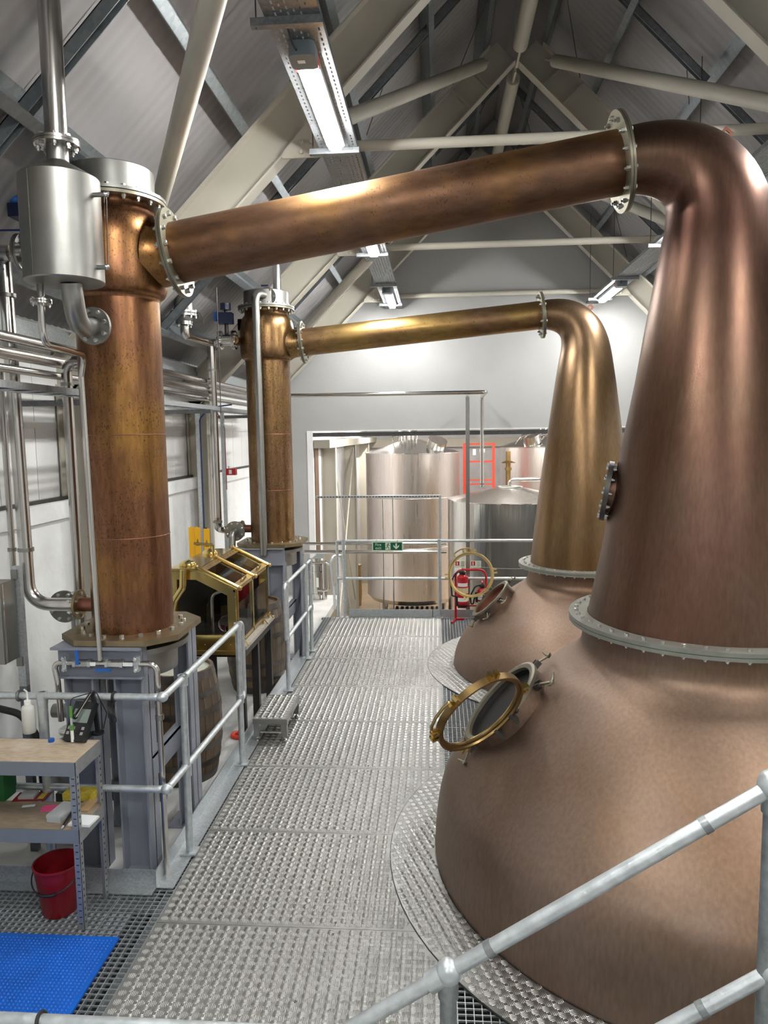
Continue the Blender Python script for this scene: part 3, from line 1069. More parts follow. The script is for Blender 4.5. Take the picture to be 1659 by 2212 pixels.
near_pot = [(0.742, 1.50), (0.742, 1.40), (0.765, 1.335), (0.84, 1.265), (0.96, 1.175), (1.13, 1.018), (1.29, 0.855), (1.43, 0.712), (1.54, 0.585), (1.618, 0.465), (1.662, 0.285),
            (1.682, 0.064), (1.668, -0.08), (1.60, -0.35), (1.40, -0.70), (0.9, -0.98), (0.3, -1.08), (0.001, -1.09)]
near_neck = [(0.715, 1.52), (0.638, 1.912), (0.535, 2.528), (0.451, 2.982), (0.405, 3.27), (0.357, 3.568), (0.318, 3.80)]
NE = V((1.075, Y1, 4.268))
FE = V((1.160, Y2, 4.000))


def near_hat(st):
    n = V((-0.73, -0.06, 0.68))
    manway(st, (0.392, 4.60, 0.982), n, 0.312, n * 0.707 + V((0, -0.707, 0)), -1, 0.17, 'rubber_black', True)  # rubber black here only colours in the dark inside of the pot
    # sight glass cover on the neck, seen edge on
    az = math.radians(166)
    ax = V((math.cos(az) * 0.985, math.sin(az) * 0.985, 0.165))
    c = V((AX, Y1, 2.32)) + V((math.cos(az), math.sin(az), 0)) * 0.575
    b = MB().disc(c - ax * 0.06, ax, 0.15, 0.075, 32).build('sight_port', 'copper_neck', st)
    MB().disc(c + ax * 0.012, ax, 0.19, 0.03, 36).build('sight_cover', 'iron_dark', b)
    m = frame(ax, c + ax * 0.042)
    for k in range(12):
        a = 2 * PI * k / 12
        link('bolt', bolt_mesh(0.011, 0.03), b, m @ Matrix.Translation((0.168 * math.cos(a), 0.168 * math.sin(a), 0)))


def far_hat(st):
    n = V((-0.70, -0.05, 0.71))
    manway(st, (0.60, 8.47, 0.78), n, 0.268, n * 0.95 + V((0, 0.32, 0)), 1, 0.17, 'copper_dark', False)


still1 = build_still('large near copper pot still with open brass hatch on its shoulder', Y1, near_pot, 1.515, 0.71, 0.825, near_neck, 4.36, (NE.x, NE.z), 0.180, 46, 'copper_neck', near_hat)
far_pot = [(0.612, 1.17), (0.612, 1.08), (0.63, 1.01), (0.70, 0.945), (0.83, 0.855), (0.98, 0.745), (1.13, 0.61), (1.27, 0.46), (1.375, 0.32), (1.45, 0.16),
           (1.478, 0.0), (1.46, -0.15), (1.37, -0.4), (1.15, -0.7), (0.6, -0.9), (0.001, -0.95)]
far_neck = [(0.592, 1.19), (0.545, 1.65), (0.484, 2.149), (0.403, 2.73), (0.327, 3.28), (0.288, 3.52)]
still2 = build_still('smaller far copper pot still whose round hatch door stands upright', Y2, far_pot, 1.165, 0.585, 0.725, far_neck, 4.042, (FE.x, FE.z), 0.156, 40, 'copper_neck_olive', far_hat)


# ================================================================ LYNE ARMS
def flange_pair(parent, c, axis, r_in, r_out, t, n, br, name='end_flange', m1='flange_bronze', phase=0.5):
    axis = V(axis).normalized()
    b = MB().disc(V(c) - axis * t, axis, r_out, t * 0.92, 48, r_in)
    b.disc(V(c) + axis * t * 0.08, axis, r_out, t * 0.92, 48, r_in)
    o = b.build(name, m1, parent)
    bolt_ring(o, V(c) + axis * t, axis, (r_in + r_out) / 2 + (r_out - r_in) * 0.06, n, br, 2 * t, phase)
    return o


def lyne_arm(label, L, R, r, cy, material):
    L, R = V(L), V(R)
    t = thing('lyne_arm', label, 'copper pipe', (L.x, cy, L.z), 'lyne arms')
    d = (R - L).normalized()
    MB().sweep([L + d * 0.012, L.lerp(R, 0.33), L.lerp(R, 0.66), R - d * 0.012], r, 48, cap=False).build('arm', material, t, 60)
    flange_pair(t, R, d, r, r + 0.10, 0.015, 14, 0.015)
    flange_pair(t, L, d, r, r + 0.085, 0.015, 14, 0.015)
    return t


L1 = V((-1.615, Y1, 3.835))
L2 = V((-1.535, Y2, 3.762))
lyne_arm('thick near copper lyne arm sloping down across the whole picture', L1, NE, 0.182, Y1, 'copper_arm')
lyne_arm('thinner far copper lyne arm running to the rear condenser', L2, FE, 0.154, Y2, 'copper_arm_gold')


# ================================================================ CONDENSERS
def condenser(label, cx, cy, arm_end, arm_dir, arm_r, material):
    t = thing('condenser', label, 'condenser', (cx, cy, 1.44), 'copper condensers')
    C = Matrix.Translation((cx, cy, 0))
    MB().lathe([(0.254, 1.475), (0.254, 3.56)], C, 64).build('shell', material, t, 60)
    b = MB()
    for z in (2.72, 2.08):
        b.torus((cx, cy, z), (0, 0, 1), 0.2535, 0.0035, 64, 6)
    b.build('weld_seam', 'copper_dark', t)
    head = cr([(0.256, 3.545), (0.262, 3.565), (0.292, 3.59), (0.308, 3.66), (0.309, 3.80), (0.307, 3.93), (0.285, 4.02), (0.255, 4.065), (0.243, 4.10), (0.243, 4.135)], 4)
    MB().lathe(head, C, 64).build('head', material, t, 60)
    MB().lathe([(0.20, 4.125), (0.318, 4.125), (0.318, 4.143), (0.20, 4.143)], C, 48, close=True).build('flange_ring', 'flange_bronze', t)
    cap = MB().lathe([(0.20, 4.148), (0.320, 4.148), (0.320, 4.166), (0.253, 4.166), (0.253, 4.325), (0.245, 4.332), (0.001, 4.332)], C, 64).build('end_cap', 'stainless_satin', t)
    bolt_ring(cap, (cx, cy, 4.166), (0, 0, 1), 0.288, 20, 0.014, 0.041)
    # stub to the arm
    d = V(arm_dir).normalized()
    a = V((cx, cy, 0)) + V((0.20, 0, V(arm_end).z - d.z * 0.3))
    e = V(arm_end)
    MB().sweep([V((cx + 0.24, cy, e.z - 0.012)), e - d * 0.10, e - d * 0.016], [arm_r + 0.035, arm_r + 0.006, arm_r], 40, cap=False).build('inlet_stub', material, t, 60)
    # base plate with clipped corners
    R = 0.40
    q = 0.235
    poly = [(cx - R, cy - q), (cx - q, cy - R), (cx + q, cy - R), (cx + R, cy - q), (cx + R, cy + q), (cx + q, cy + R), (cx - q, cy + R), (cx - R, cy + q)]
    bp = MB().prism([(cx + (x - cx) * 0.94, cy + (y - cy) * 0.94) for x, y in poly], 'z', 1.442, 1.478).build('base_plate', 'plate_bronze', t, 20)
    bolt_ring(bp, (cx, cy, 1.478), (0, 0, 1), 0.315, 18, 0.016, 0.04, nut=False)
    # drum below
    MB().lathe([(0.001, 1.20), (0.27, 1.20), (0.27, 1.36), (0.345, 1.36), (0.345, 1.395), (0.001, 1.395)], C, 48).build('lower_drum', 'stainless_satin', t)
    # water inlet low on the left
    MB().cyl((cx - 0.245, cy, 1.615), (cx - 0.355, cy, 1.615), 0.046, 18, cap=False).build('water_stub', 'copper_dark', t)
    f = MB().disc((cx - 0.372, cy, 1.615), (1, 0, 0), 0.098, 0.017, 28).build('water_flange', 'plate_bronze', t)
    bolt_ring(f, (cx - 0.355, cy, 1.615), (1, 0, 0), 0.075, 6, 0.012, 0.036)
    return t


d1 = (NE - L1)
d2 = (FE - L2)
condenser('orange speckled near copper condenser column behind the steel canister', CX0, Y1, L1, d1, 0.182, 'copper_cond')
condenser('brown far copper condenser column beside the end wall', CX0 + 0.05, Y2, L2, d2, 0.154, 'copper_cond_brown')


# ---- condenser stands
def stand(label, cx, cy):
    t = thing('condenser_stand', label, 'steel stand', (cx, cy, -0.04), 'condenser stands')

    def hcol(x, y, z0, z1, w=0.185, d=0.17, name='leg'):
        b = MB()
        b.box(x - w / 2, x - w / 2 + 0.012, y - d / 2, y + d / 2, z0, z1).box(x + w / 2 - 0.012, x + w / 2, y - d / 2, y + d / 2, z0, z1)
        b.box(x - w / 2, x + w / 2, y - 0.005, y + 0.005, z0, z1)
        b.build(name, 'steel_bluegrey', t, 0)

    hcol(cx - 0.215, cy - 0.27, -0.04, 1.25)
    hcol(cx + 0.10, cy - 0.27, -0.04, 1.25)
    hcol(cx - 0.215, cy + 0.30, -0.04, 1.25)
    hcol(cx + 0.225, cy + 0.30, -0.04, 1.40, w=0.11)
    MB().box(cx - 0.36, cx + 0.20, cy - 0.40, cy + 0.40, 1.424, 1.438).build('top_plate', 'steel_bluegrey', t, 0)
    b = MB().box(cx - 0.335, cx + 0.195, cy - 0.355, cy - 0.345, 1.25, 1.424).box(cx - 0.335, cx + 0.195, cy - 0.38, cy - 0.20, 1.24, 1.252)
    b.box(cx - 0.335, cx - 0.325, cy - 0.35, cy + 0.36, 1.25, 1.424)
    b.box(cx + 0.185, cx + 0.195, cy - 0.35, cy - 0.28, 1.25, 1.424)
    b.box(cx - 0.33, cx + 0.2, cy + 0.34, cy + 0.35, 1.25, 1.424)
    b.build('head_beam', 'steel_bluegrey', t, 0)
    MB().box(cx + 0.19, cx + 0.20, cy - 0.27, cy + 0.30, 0.56, 0.70).box(cx + 0.14, cx + 0.20, cy - 0.27, cy + 0.30, 0.69, 0.70).build('cross_rail', 'steel_bluegrey', t, 0)
    for (x, y) in ((cx - 0.215, cy - 0.27), (cx + 0.10, cy - 0.27), (cx - 0.215, cy + 0.30), (cx + 0.2, cy + 0.30)):
        MB().box(x - 0.12, x + 0.07, y - 0.10, y + 0.12, -0.04, -0.025).build('foot_plate', 'steel_bluegrey', t, 0)
    return t


stand('grey-blue steel stand under the near condenser', CX0, Y1)
stand('grey-blue steel stand under the far condenser', CX0 + 0.05, Y2)

# ================================================================ LEFT SIDE: STEEL CANISTER, PIPES, VALVES
def pipe(label, path, r, bend=0.09, material='stainless', clamps=(), n=14, name='pipe', cat='pipe', group=None):
    path = [V(p) for p in path]
    base = min(path, key=lambda p: p.z)
    t = thing(name, label, cat, base, group)
    MB().tube(path, r, bend, n, 7).build('run', material, t, 50)
    for (p, ax) in clamps:
        MB().disc(V(p) - V(ax).normalized() * 0.012, ax, r + 0.008, 0.024, 14, r - 0.002).build('clamp', 'stainless_satin', t)
    return t


# ---- steel canister with vent stack (hangs in front of the near condenser)
KY = 3.50
kc = onY(134, 500, KY)
kx = kc.x
ztop, zbot = onY(132, 388, KY).z, onY(140, 612, KY).z
kr = 0.182
t = thing('steel_canister', 'satin steel canister with conical top in front of the near condenser', 'steel vessel', (kx, KY, zbot))
KC = Matrix.Translation((kx, KY, 0))
MB().lathe([(0.001, zbot), (kr - 0.006, zbot), (kr, zbot + 0.006), (kr, ztop), (kr - 0.004, ztop + 0.004), (0.052, ztop + 0.075), (0.05, ztop + 0.08)], KC, 56).build('shell', 'stainless_satin', t, 40)
MB().box(kx - 0.062, kx - 0.058, KY - kr * 0.945, KY - kr * 0.925, zbot + 0.005, ztop - 0.003).build('weld_seam', 'stainless', t)
zfl = onY(124, 311, KY).z
MB().lathe([(0.049, ztop + 0.06), (0.049, zfl)], KC, 28).build('neck', 'stainless_satin', t)
f = MB().disc((kx, KY, zfl - 0.012), (0, 0, 1), 0.102, 0.012, 36).disc((kx, KY, zfl + 0.002), (0, 0, 1), 0.102, 0.012, 36).build('vent_flange', 'stainless', t)
bolt_ring(f, (kx, KY, zfl + 0.014), (0, 0, 1), 0.082, 8, 0.012, 0.028, 0.4)
MB().lathe([(0.051, zfl), (0.051, zl(kx) + 0.10)], KC, 28).build('vent_stack', 'stainless', t)
# sight tube on the right
sx = kx + kr * 0.9
b1, b2 = onY(228, 420, KY - 0.03), onY(231, 577, KY - 0.03)
for q in (b1, b2):
    MB().cyl((sx - 0.02, q.y, q.z), (q.x, q.y, q.z), 0.011, 10).build('sight_stub', 'stainless_satin', t)
    MB().sphere(q, 0.013, 8, 6).build('sight_elbow', 'stainless', t)
MB().cyl(b1, b2, 0.0065, 10).build('sight_tube', 'glass', t)
# outlet elbow to flange towards the condenser
fo = onY(200, 704, 3.84)
ft = onY(212, 706, 4.36)
ax = (ft - fo).normalized()
e0 = V((kx + 0.02, KY + 0.02, zbot + 0.005))
c1_, c2_ = e0 + V((0.0, 0.03, -0.17)), onY(166, 716, 3.68)
pts = []
for i in range(15):
    u = i / 14
    pts.append(e0 * (1 - u) ** 3 + c1_ * 3 * u * (1 - u) ** 2 + c2_ * 3 * u * u * (1 - u) + fo * u ** 3)
MB().sweep(pts, 0.050, 24, cap=False).build('outlet_elbow', 'stainless_satin', t, 60)
f = MB().disc(fo - ax * 0.004, V((0.12, 0.99, 0.02)), 0.098, 0.018, 36).build('outlet_flange', 'stainless_satin', t)
bolt_ring(f, fo - ax * 0.004, V((-0.12, -0.99, -0.02)), 0.077, 8, 0.012, 0.018, 0.3)
MB().sweep([fo + ax * 0.01, ft], 0.049, 20, cap=False).build('outlet_pipe', 'stainless_satin', t, 60)
# drain flange below left
dq = onY(89, 652, KY)
MB().cyl((dq.x, KY, zbot + 0.01), (dq.x, KY, dq.z), 0.017, 14).build('drain_stub', 'stainless_satin', t)
f = MB().disc((dq.x, KY, dq.z - 0.010), (0, 0, 1), 0.05, 0.009, 24).disc((dq.x, KY, dq.z + 0.002), (0, 0, 1), 0.05, 0.009, 24).build('drain_flange', 'stainless', t)
bolt_ring(f, (dq.x, KY, dq.z + 0.011), (0, 0, 1), 0.038, 4, 0.007, 0.022, 0.5)

# drain pipe down the front of the condenser to the valve header
HZ, HY = 1.345, 4.20
p1, p2 = onY(97, 742, KY + 0.02), onY(186, 768, 4.16)
hb = onY(216, 1410, HY - 0.0)
pipe('thin steel drain pipe running down in front of the near condenser', [(dq.x, KY, dq.z - 0.01), (p1.x, KY, p1.z), (p2.x, 4.14, p2.z), (hb.x + 0.0, 4.16, p2.z - 0.12), (hb.x, HY, HZ + 0.02)], 0.0165, 0.07)

# ---- valve header on the stand
hl, hr = onY(126, 1423, HY), onY(338, 1425, HY)
t = thing('valve_header', 'steel pipe header with blue lever valves on the near stand', 'pipe', (hb.x, HY, 0.0))
MB().tube([(hl.x - 0.005, HY + 0.0, 0.98), (hl.x - 0.012, HY, HZ - 0.12), (hl.x - 0.03, HY, HZ), (hl.x + 0.05, HY, HZ), (hr.x, HY, HZ), (hr.x + 0.005, HY, -0.03)], 0.0175, 0.05, 14).build('header_pipe', 'stainless', t)
for q, lev in ((onY(178, 1420, HY), 'up'), (onY(248, 1425, HY), 'flat')):
    v = MB().cyl((q.x - 0.04, HY, HZ), (q.x + 0.04, HY, HZ), 0.026, 6).build('valve_body', 'stainless', t)
    MB().cyl((q.x - 0.055, HY, HZ), (q.x - 0.038, HY, HZ), 0.03, 6).build('valve_nut', 'bolt_steel', v)
    MB().cyl((q.x + 0.038, HY, HZ), (q.x + 0.055, HY, HZ), 0.03, 6).build('valve_nut', 'bolt_steel', v)
    if lev == 'up':
        MB().box(q.x - 0.028, q.x - 0.008, HY - 0.036, HY - 0.028, HZ + 0.0, HZ + 0.09).build('lever_handle', 'valve_blue', v)
    else:
        MB().box(q.x - 0.11, q.x - 0.015, HY - 0.036, HY - 0.026, HZ - 0.040, HZ - 0.022).build('lever_handle', 'valve_blue', v)
for q in (onY(198, 1420, HY), onY(278, 1425, HY)):
    MB().box(q.x - 0.03, q.x + 0.03, HY - 0.020, HY - 0.0172, HZ - 0.010, HZ + 0.012).build('paper_label', 'label_white', t)
for q in (onY(141, 1420, HY), onY(296, 1425, HY)):
    b = MB().box(q.x - 0.014, q.x + 0.014, HY - 0.021, HY + 0.02, HZ - 0.045, HZ + 0.045)
    o = b.build('pipe_bracket', 'galv', t)
    link('bolt', bolt_mesh(0.012, 0.01, 'bolt_steel', False), o, frame((0, -1, 0), (q.x, HY - 0.021, HZ + 0.034)))
    link('bolt', bolt_mesh(0.012, 0.01, 'bolt_steel', False), o, frame((0, -1, 0), (q.x, HY - 0.021, HZ - 0.034)))
for zz in (1.0, 0.55):
    MB().disc((hr.x + 0.003, HY, zz), (0, 0, 1), 0.026, 0.03, 14, 0.016).build('clamp', 'stainless_satin', t)

# ---- cooling water pipe into the bottom of the near condenser
wa = V((CX0 - 0.39, Y1, 1.615))
xa = onY(62, 1280, Y1).x
za = onY(20, 546, Y1).z
pipe('steel cooling water pipe with bottom elbow into the near condenser', [wa, (xa, Y1, 1.615), (xa - 0.02, Y1, za)], 0.043, 0.14, clamps=[((xa, Y1, onY(52, 1187, Y1).z), (0, 0, 1)), ((xa - 0.01, Y1, onY(30, 638, Y1).z), (0, 0, 1))], n=20)
# overflow line to the left at the top, flange and actuator behind the canister
t = thing('actuator_valve', 'flanged valve with blue actuator partly hidden behind the canister', 'valve', (xa + 0.1, Y1, za))
hz = za - 0.02
MB().tube([(-2.74, Y1 - 0.06, hz), (xa + 0.06, Y1 - 0.06, hz)], 0.05, 0.05, 18).build('inlet_pipe', 'stainless', t)
fx = onY(42, 545, Y1 - 0.06).x
f = flange_pair(t, (fx + 0.02, Y1 - 0.06, hz), (1, 0, 0), 0.04, 0.115, 0.016, 8, 0.012, 'valve_flange', 'stainless_satin')
MB().cyl((fx + 0.03, Y1 - 0.06, hz), (CX0 - 0.28, Y1 - 0.06, hz), 0.06, 18).build('valve_body', 'stainless_satin', t)
ac = onY(38, 455, Y1 - 0.06)
MB().box(ac.x - 0.03, ac.x + 0.16, Y1 - 0.12, Y1 + 0.0, ac.z - 0.05, ac.z + 0.03).build('actuator', 'actuator_blue', t)
MB().box(ac.x + 0.02, ac.x + 0.06, Y1 - 0.08, Y1 - 0.04, hz + 0.05, ac.z - 0.05).build('actuator_bracket', 'plastic_black', t)
MB().sphere((ac.x - 0.01, Y1 - 0.07, ac.z + 0.06), 0.035, 12, 8).build('position_cap', 'valve_blue', t)
MB().sweep(fillet([(ac.x - 0.3, Y1 - 0.1, hz + 0.06), (ac.x - 0.1, Y1 - 0.1, hz + 0.13), (ac.x + 0.1, Y1 - 0.1, hz + 0.125)], 0.1, 5), 0.006, 8).build('air_hose', 'cable_blue', t)

# big plain flange on a pipe behind, just left of the condenser foot
fb = onY(140, 1310, 4.95)
t = thing('blank_flange', 'round grey flange on a pipe behind the near water inlet', 'flange', (fb.x, 4.95, 0))
f = MB().disc((fb.x, 4.94, fb.z), (0, 1, 0), 0.115, 0.018, 32).build('flange_disc', 'stainless_satin', t)
bolt_ring(f, (fb.x, 4.94, fb.z), (0, -1, 0), 0.092, 8, 0.012, 0.02, 0.5)
MB().tube([(fb.x, 4.955, fb.z), (fb.x, 5.12, fb.z), (fb.x, 5.12, -0.04)], 0.045, 0.1, 16).build('down_pipe', 'stainless_satin', t)

# second riser with a bend into the condenser head
xr0, xr1 = onY(155, 780, 4.92), onY(172, 1290, 4.92)
pipe('steel riser with top bend just left of the near condenser', [(xr1.x, 4.92, 0.0), (xr1.x, 4.92, xr0.z), (CX0 - 0.05, 4.84, xr0.z + 0.0)], 0.036, 0.09, n=18, clamps=[((xr1.x, 4.92, onY(150, 830, 4.92).z), (0, 0, 1))])
# thin riser at the picture edge
xt0 = onY(27, 1200, 4.75)
pipe('thin steel riser at the left picture edge above the cabinet', [(xt0.x, 4.75, 1.3), (xt0.x, 4.75, 3.15)], 0.02, 0.05, clamps=[((xt0.x, 4.75, onY(35, 1187, 4.75).z), (0, 0, 1))])

# ---- wall cabinet on strut frame at the left edge
t = thing('steel_cabinet', 'brushed steel wall cabinet at the left picture edge', 'cabinet', (-2.66, 4.38, 1.33))
c0 = onY(11, 1436, 4.30)
c1 = onY(11, 1262, 4.30)
MB().box(XWL + 0.12, c0.x, 4.30, 4.46, c0.z, c1.z).build('body', 'stainless_satin', t, 0)
MB().box(c0.x - 0.006, c0.x + 0.004, 4.318, 4.330, c0.z + 0.004, c1.z - 0.004).build('door_seam', 'stainless', t, 0)
MB().box(c0.x - 0.02, c0.x + 0.03, 4.47, 4.51, 1.1, c1.z + 0.08).build('strut_post', 'galv', t, 0)
MB().box(c0.x - 0.02, c0.x + 0.02, 4.455, 4.47, c1.z, c1.z + 0.06).build('mounting_tab', 'stainless_satin', t, 0)
MB().box(c0.x - 0.02, c0.x + 0.02, 4.455, 4.47, c0.z - 0.06, c0.z).build('mounting_tab', 'stainless_satin', t, 0)
MB().box(c0.x - 0.02, c0.x + 0.03, 4.47, 4.51, -0.04, 1.1).build('strut_leg', 'galv_dark', t, 0)

# ---- pipes and cable tray along the left wall
for (x, z, r, lb) in ((-2.60, 3.32, 0.034, 'upper steel pipe along the left wall under the eaves'), (-2.585, 3.22, 0.04, 'middle steel pipe along the left wall under the eaves'), (-2.60, 3.13, 0.026, 'lowest thin steel pipe along the left wall under the eaves')):
    pipe(lb, [(x, 0.5, z), (x, 11.3, z)], r, 0.05, n=14)
t = thing('cable_ladder', 'grey cable tray along the left wall below the pipes', 'cable tray', (-2.42, 7, 2.98))
b = MB()
b.box(-2.52, -2.515, 0.5, 10.9, 2.98, 3.02).box(-2.325, -2.32, 0.5, 10.9, 2.98, 3.02)
for k in range(52):
    b.box(-2.515, -2.325, 0.6 + 0.2 * k, 0.64 + 0.2 * k, 2.98, 2.984)
b.build('ladder_tray', 'galv', t, 0)
MB().tube([(-2.46, 0.5, 2.992), (-2.46, 10.8, 2.992)], 0.008, 0.05, 8).build('cable', 'cable_black', t)
MB().tube([(-2.40, 0.5, 2.995), (-2.40, 10.8, 2.995)], 0.011, 0.05, 8).build('cable', 'cable_blue', t)
for yy in (3.0, 5.2, 7.4, 9.6):
    MB().box(-3.08, -2.3, yy, yy + 0.04, 2.94, 2.98).build('bracket_arm', 'galv_dark', t, 0)
for k, (x, yy) in enumerate(((-2.3, 6.0), (-2.3, 7.75), (-2.3, 9.0))):
    MB().cyl((x, yy, 2.95), (x, yy, zl(x) - 0.2), 0.005, 6).build('hanger_rod', 'iron_dark', t)

# vertical strut with cables and alarm beacon near the far pilaster
sb, sq = onY(437, 1195, 8.1), onY(427, 885, 8.1)
t = thing('strut_post', 'grey strut post with blue cables beside the yellow boards', 'strut', (sb.x, 8.1, -0.04))
MB().box(sb.x - 0.02, sb.x + 0.02, 8.10, 8.14, -0.04, sq.z).build('channel', 'galv', t, 0)
MB().tube([(sb.x + 0.03, 8.11, 0.5), (sb.x + 0.03, 8.11, sq.z - 0.1), (sb.x + 0.14, 8.11, sq.z + 0.02), (sb.x + 0.4, 8.11, sq.z + 0.05)], 0.008, 0.06, 8).build('cable', 'cable_blue', t)
sb2, sq2 = onY(488, 1150, 8.9), onY(481, 880, 8.9)
t = thing('strut_post', 'grey strut post carrying the red alarm point', 'strut', (sb2.x, 8.9, -0.04))
MB().box(sb2.x - 0.02, sb2.x + 0.02, 8.90, 8.94, -0.04, sq2.z).build('channel', 'galv', t, 0)
MB().tube([(sb2.x + 0.03, 8.905, 2.05), (sb2.x + 0.03, 8.905, sq2.z - 0.25), (sb2.x - 0.08, 8.905, sq2.z)], 0.005, 0.08, 6).build('alarm_cable', 'plastic_red', t)
ap = onY(500, 1019, 8.86)
t = thing('alarm_point', 'red fire alarm box on the strut by the far condenser', 'alarm', (ap.x, 8.86, ap.z - 0.04))
MB().box(ap.x - 0.06, ap.x + 0.06, 8.82, 8.895, ap.z - 0.04, ap.z + 0.04).build('housing', 'sign_red', t, 0)
MB().box(ap.x - 0.02, ap.x + 0.015, 8.816, 8.82, ap.z - 0.025, ap.z + 0.025).build('call_panel', 'label_white', t, 0)
MB().cyl((ap.x - 0.03, 8.86, ap.z + 0.04), (ap.x - 0.03, 8.86, ap.z + 0.07), 0.012, 8).build('cable_gland', 'label_white', t)

# ---- hanging check valve and pipe to the far condenser head
vY = 7.55
vc = onY(398, 680, vY)
zt_, zb_ = onY(398, 630, vY).z, onY(400, 700, vY).z
t = thing('check_valve', 'bulbous steel check valve hanging before the far condenser', 'valve', (vc.x, vY, zb_))
VC = Matrix.Translation((vc.x, vY, 0))
MB().lathe(cr([(0.03, zt_ + 0.03), (0.05, zt_ + 0.01), (0.085, zt_ - 0.06), (0.10, vc.z + 0.03), (0.10, vc.z - 0.02), (0.08, vc.z - 0.08), (0.045, zb_ + 0.02), (0.045, zb_)], 4), VC, 28).build('body', 'stainless_satin', t, 50)
f = MB().disc((vc.x, vY, vc.z + 0.012), (0, 0, 1), 0.142, 0.02, 28).disc((vc.x, vY, vc.z - 0.018), (0, 0, 1), 0.142, 0.02, 28).build('waist_flange', 'stainless', t)
bolt_ring(f, (vc.x, vY, vc.z + 0.032), (0, 0, 1), 0.118, 10, 0.013, 0.05)
f = MB().disc((vc.x, vY, zb_ - 0.012), (0, 0, 1), 0.09, 0.016, 24).disc((vc.x, vY, zb_ + 0.006), (0, 0, 1), 0.09, 0.016, 24).build('lower_flange', 'stainless', t)
bolt_ring(f, (vc.x, vY, zb_ + 0.022), (0, 0, 1), 0.068, 4, 0.011, 0.034, 0.5)
MB().box(vc.x + 0.09, vc.x + 0.20, vY - 0.008, vY + 0.008, vc.z - 0.09, vc.z - 0.04).build('side_lug', 'stainless_satin', t, 0)
for s in (0.0, 0.12):
    MB().cyl((vc.x + s + 0.02, vY + 0.05, vc.z + 0.03), (vc.x + s + 0.05, vY + 0.05, zl(vc.x) - 0.25), 0.005, 6).build('hanger_rod', 'iron_dark', t)
MB().cyl((vc.x, vY, zt_ + 0.02), (vc.x, vY, zt_ + 0.30), 0.03, 14).build('upper_pipe', 'stainless', t)

g0 = onY(462, 738, 8.1)
vg = onY(490, 735, 8.22)
b0 = onY(478, 1130, 8.3)
bx2 = onY(462, 900, 8.2).x
pipe('steel riser from the far water inlet up to the check valve', [(CX0 + 0.05 - 0.43, 8.40, 1.615), (CX0 + 0.05 - 0.62, 8.40, 1.615), (bx2, 8.2, 1.72), (bx2, 8.2, g0.z - 0.02), (bx2, 8.2, g0.z + 0.0)], 0.045, 0.12, n=18,
     clamps=[((bx2, 8.2, onY(460, 800, 8.2).z), (0, 0, 1)), ((bx2, 8.2, onY(470, 1127, 8.2).z), (0, 0, 1))])
pipe('curved steel pipe between the check valve and the far condenser valve', [(vc.x, vY, zb_ - 0.02), (vc.x, vY, g0.z), (bx2, 8.2, g0.z), (vg.x - 0.08, 8.22, g0.z)], 0.045, 0.12, n=18)
fl2 = onY(508, 1160, 8.28)
t = thing('blank_flange', 'grey flange beside the far water inlet above the brass safe', 'flange', (fl2.x, 8.3, 1.5))
f = MB().disc((fl2.x, 8.27, 1.615), (0, 1, 0), 0.115, 0.018, 32).build('flange_disc', 'stainless_satin', t)
bolt_ring(f, (fl2.x, 8.27, 1.615), (0, -1, 0), 0.092, 8, 0.012, 0.02, 0.5)
MB().tube([(fl2.x, 8.26, 1.615), (fl2.x, 8.16, 1.60), (fl2.x, 8.13, 1.40)], 0.04, 0.05, 14).build('drop_pipe', 'stainless_satin', t)
# actuated ball valve at far condenser
t = thing('ball_valve', 'actuated ball valve with black top on the far condenser head', 'valve', (vg.x, 8.22, vg.z - 0.1))
for xx, k in ((vg.x - 0.075, 0), (vg.x + 0.085, 1)):
    f = flange_pair(t, (xx, 8.22, vg.z), (1, 0, 0), 0.03, 0.105, 0.016, 8, 0.012, 'valve_flange', 'stainless')
MB().cyl((vg.x - 0.08, 8.22, vg.z), (vg.x + 0.08, 8.22, vg.z), 0.062, 18).build('body', 'stainless', t)
MB().cyl((vg.x + 0.09, 8.22, vg.z), (CX0 + 0.05 - 0.29, 8.40, vg.z), 0.045, 16).build('stub', 'copper_cond_brown', t)
az_ = onY(490, 690, 8.22).z
MB().box(vg.x - 0.085, vg.x + 0.075, 8.16, 8.27, az_ - 0.05, az_ + 0.07).build('actuator', 'actuator_blue', t, 0)
MB().cyl((vg.x, 8.22, vg.z + 0.05), (vg.x, 8.22, az_ - 0.04), 0.022, 10).build('stem', 'plastic_black', t)
MB().cyl((vg.x + 0.0, 8.21, az_ + 0.07), (vg.x + 0.0, 8.21, az_ + 0.10), 0.02, 10).build('indicator_neck', 'plastic_black', t)
MB().cyl((vg.x + 0.0, 8.21, az_ + 0.10), (vg.x + 0.0, 8.21, az_ + 0.17), 0.06, 14).build('indicator_cap', 'actuator_blue', t)
MB().box(vg.x + 0.08, vg.x + 0.17, 8.40, 8.40, az_ - 0.10, az_ + 0.03).build('solenoid', 'plastic_grey', t, 0)
MB().box(vg.x - 0.13, vg.x - 0.085, 8.19, 8.23, az_ - 0.02, az_ + 0.08).build('switch_box', 'valve_blue', t, 0)

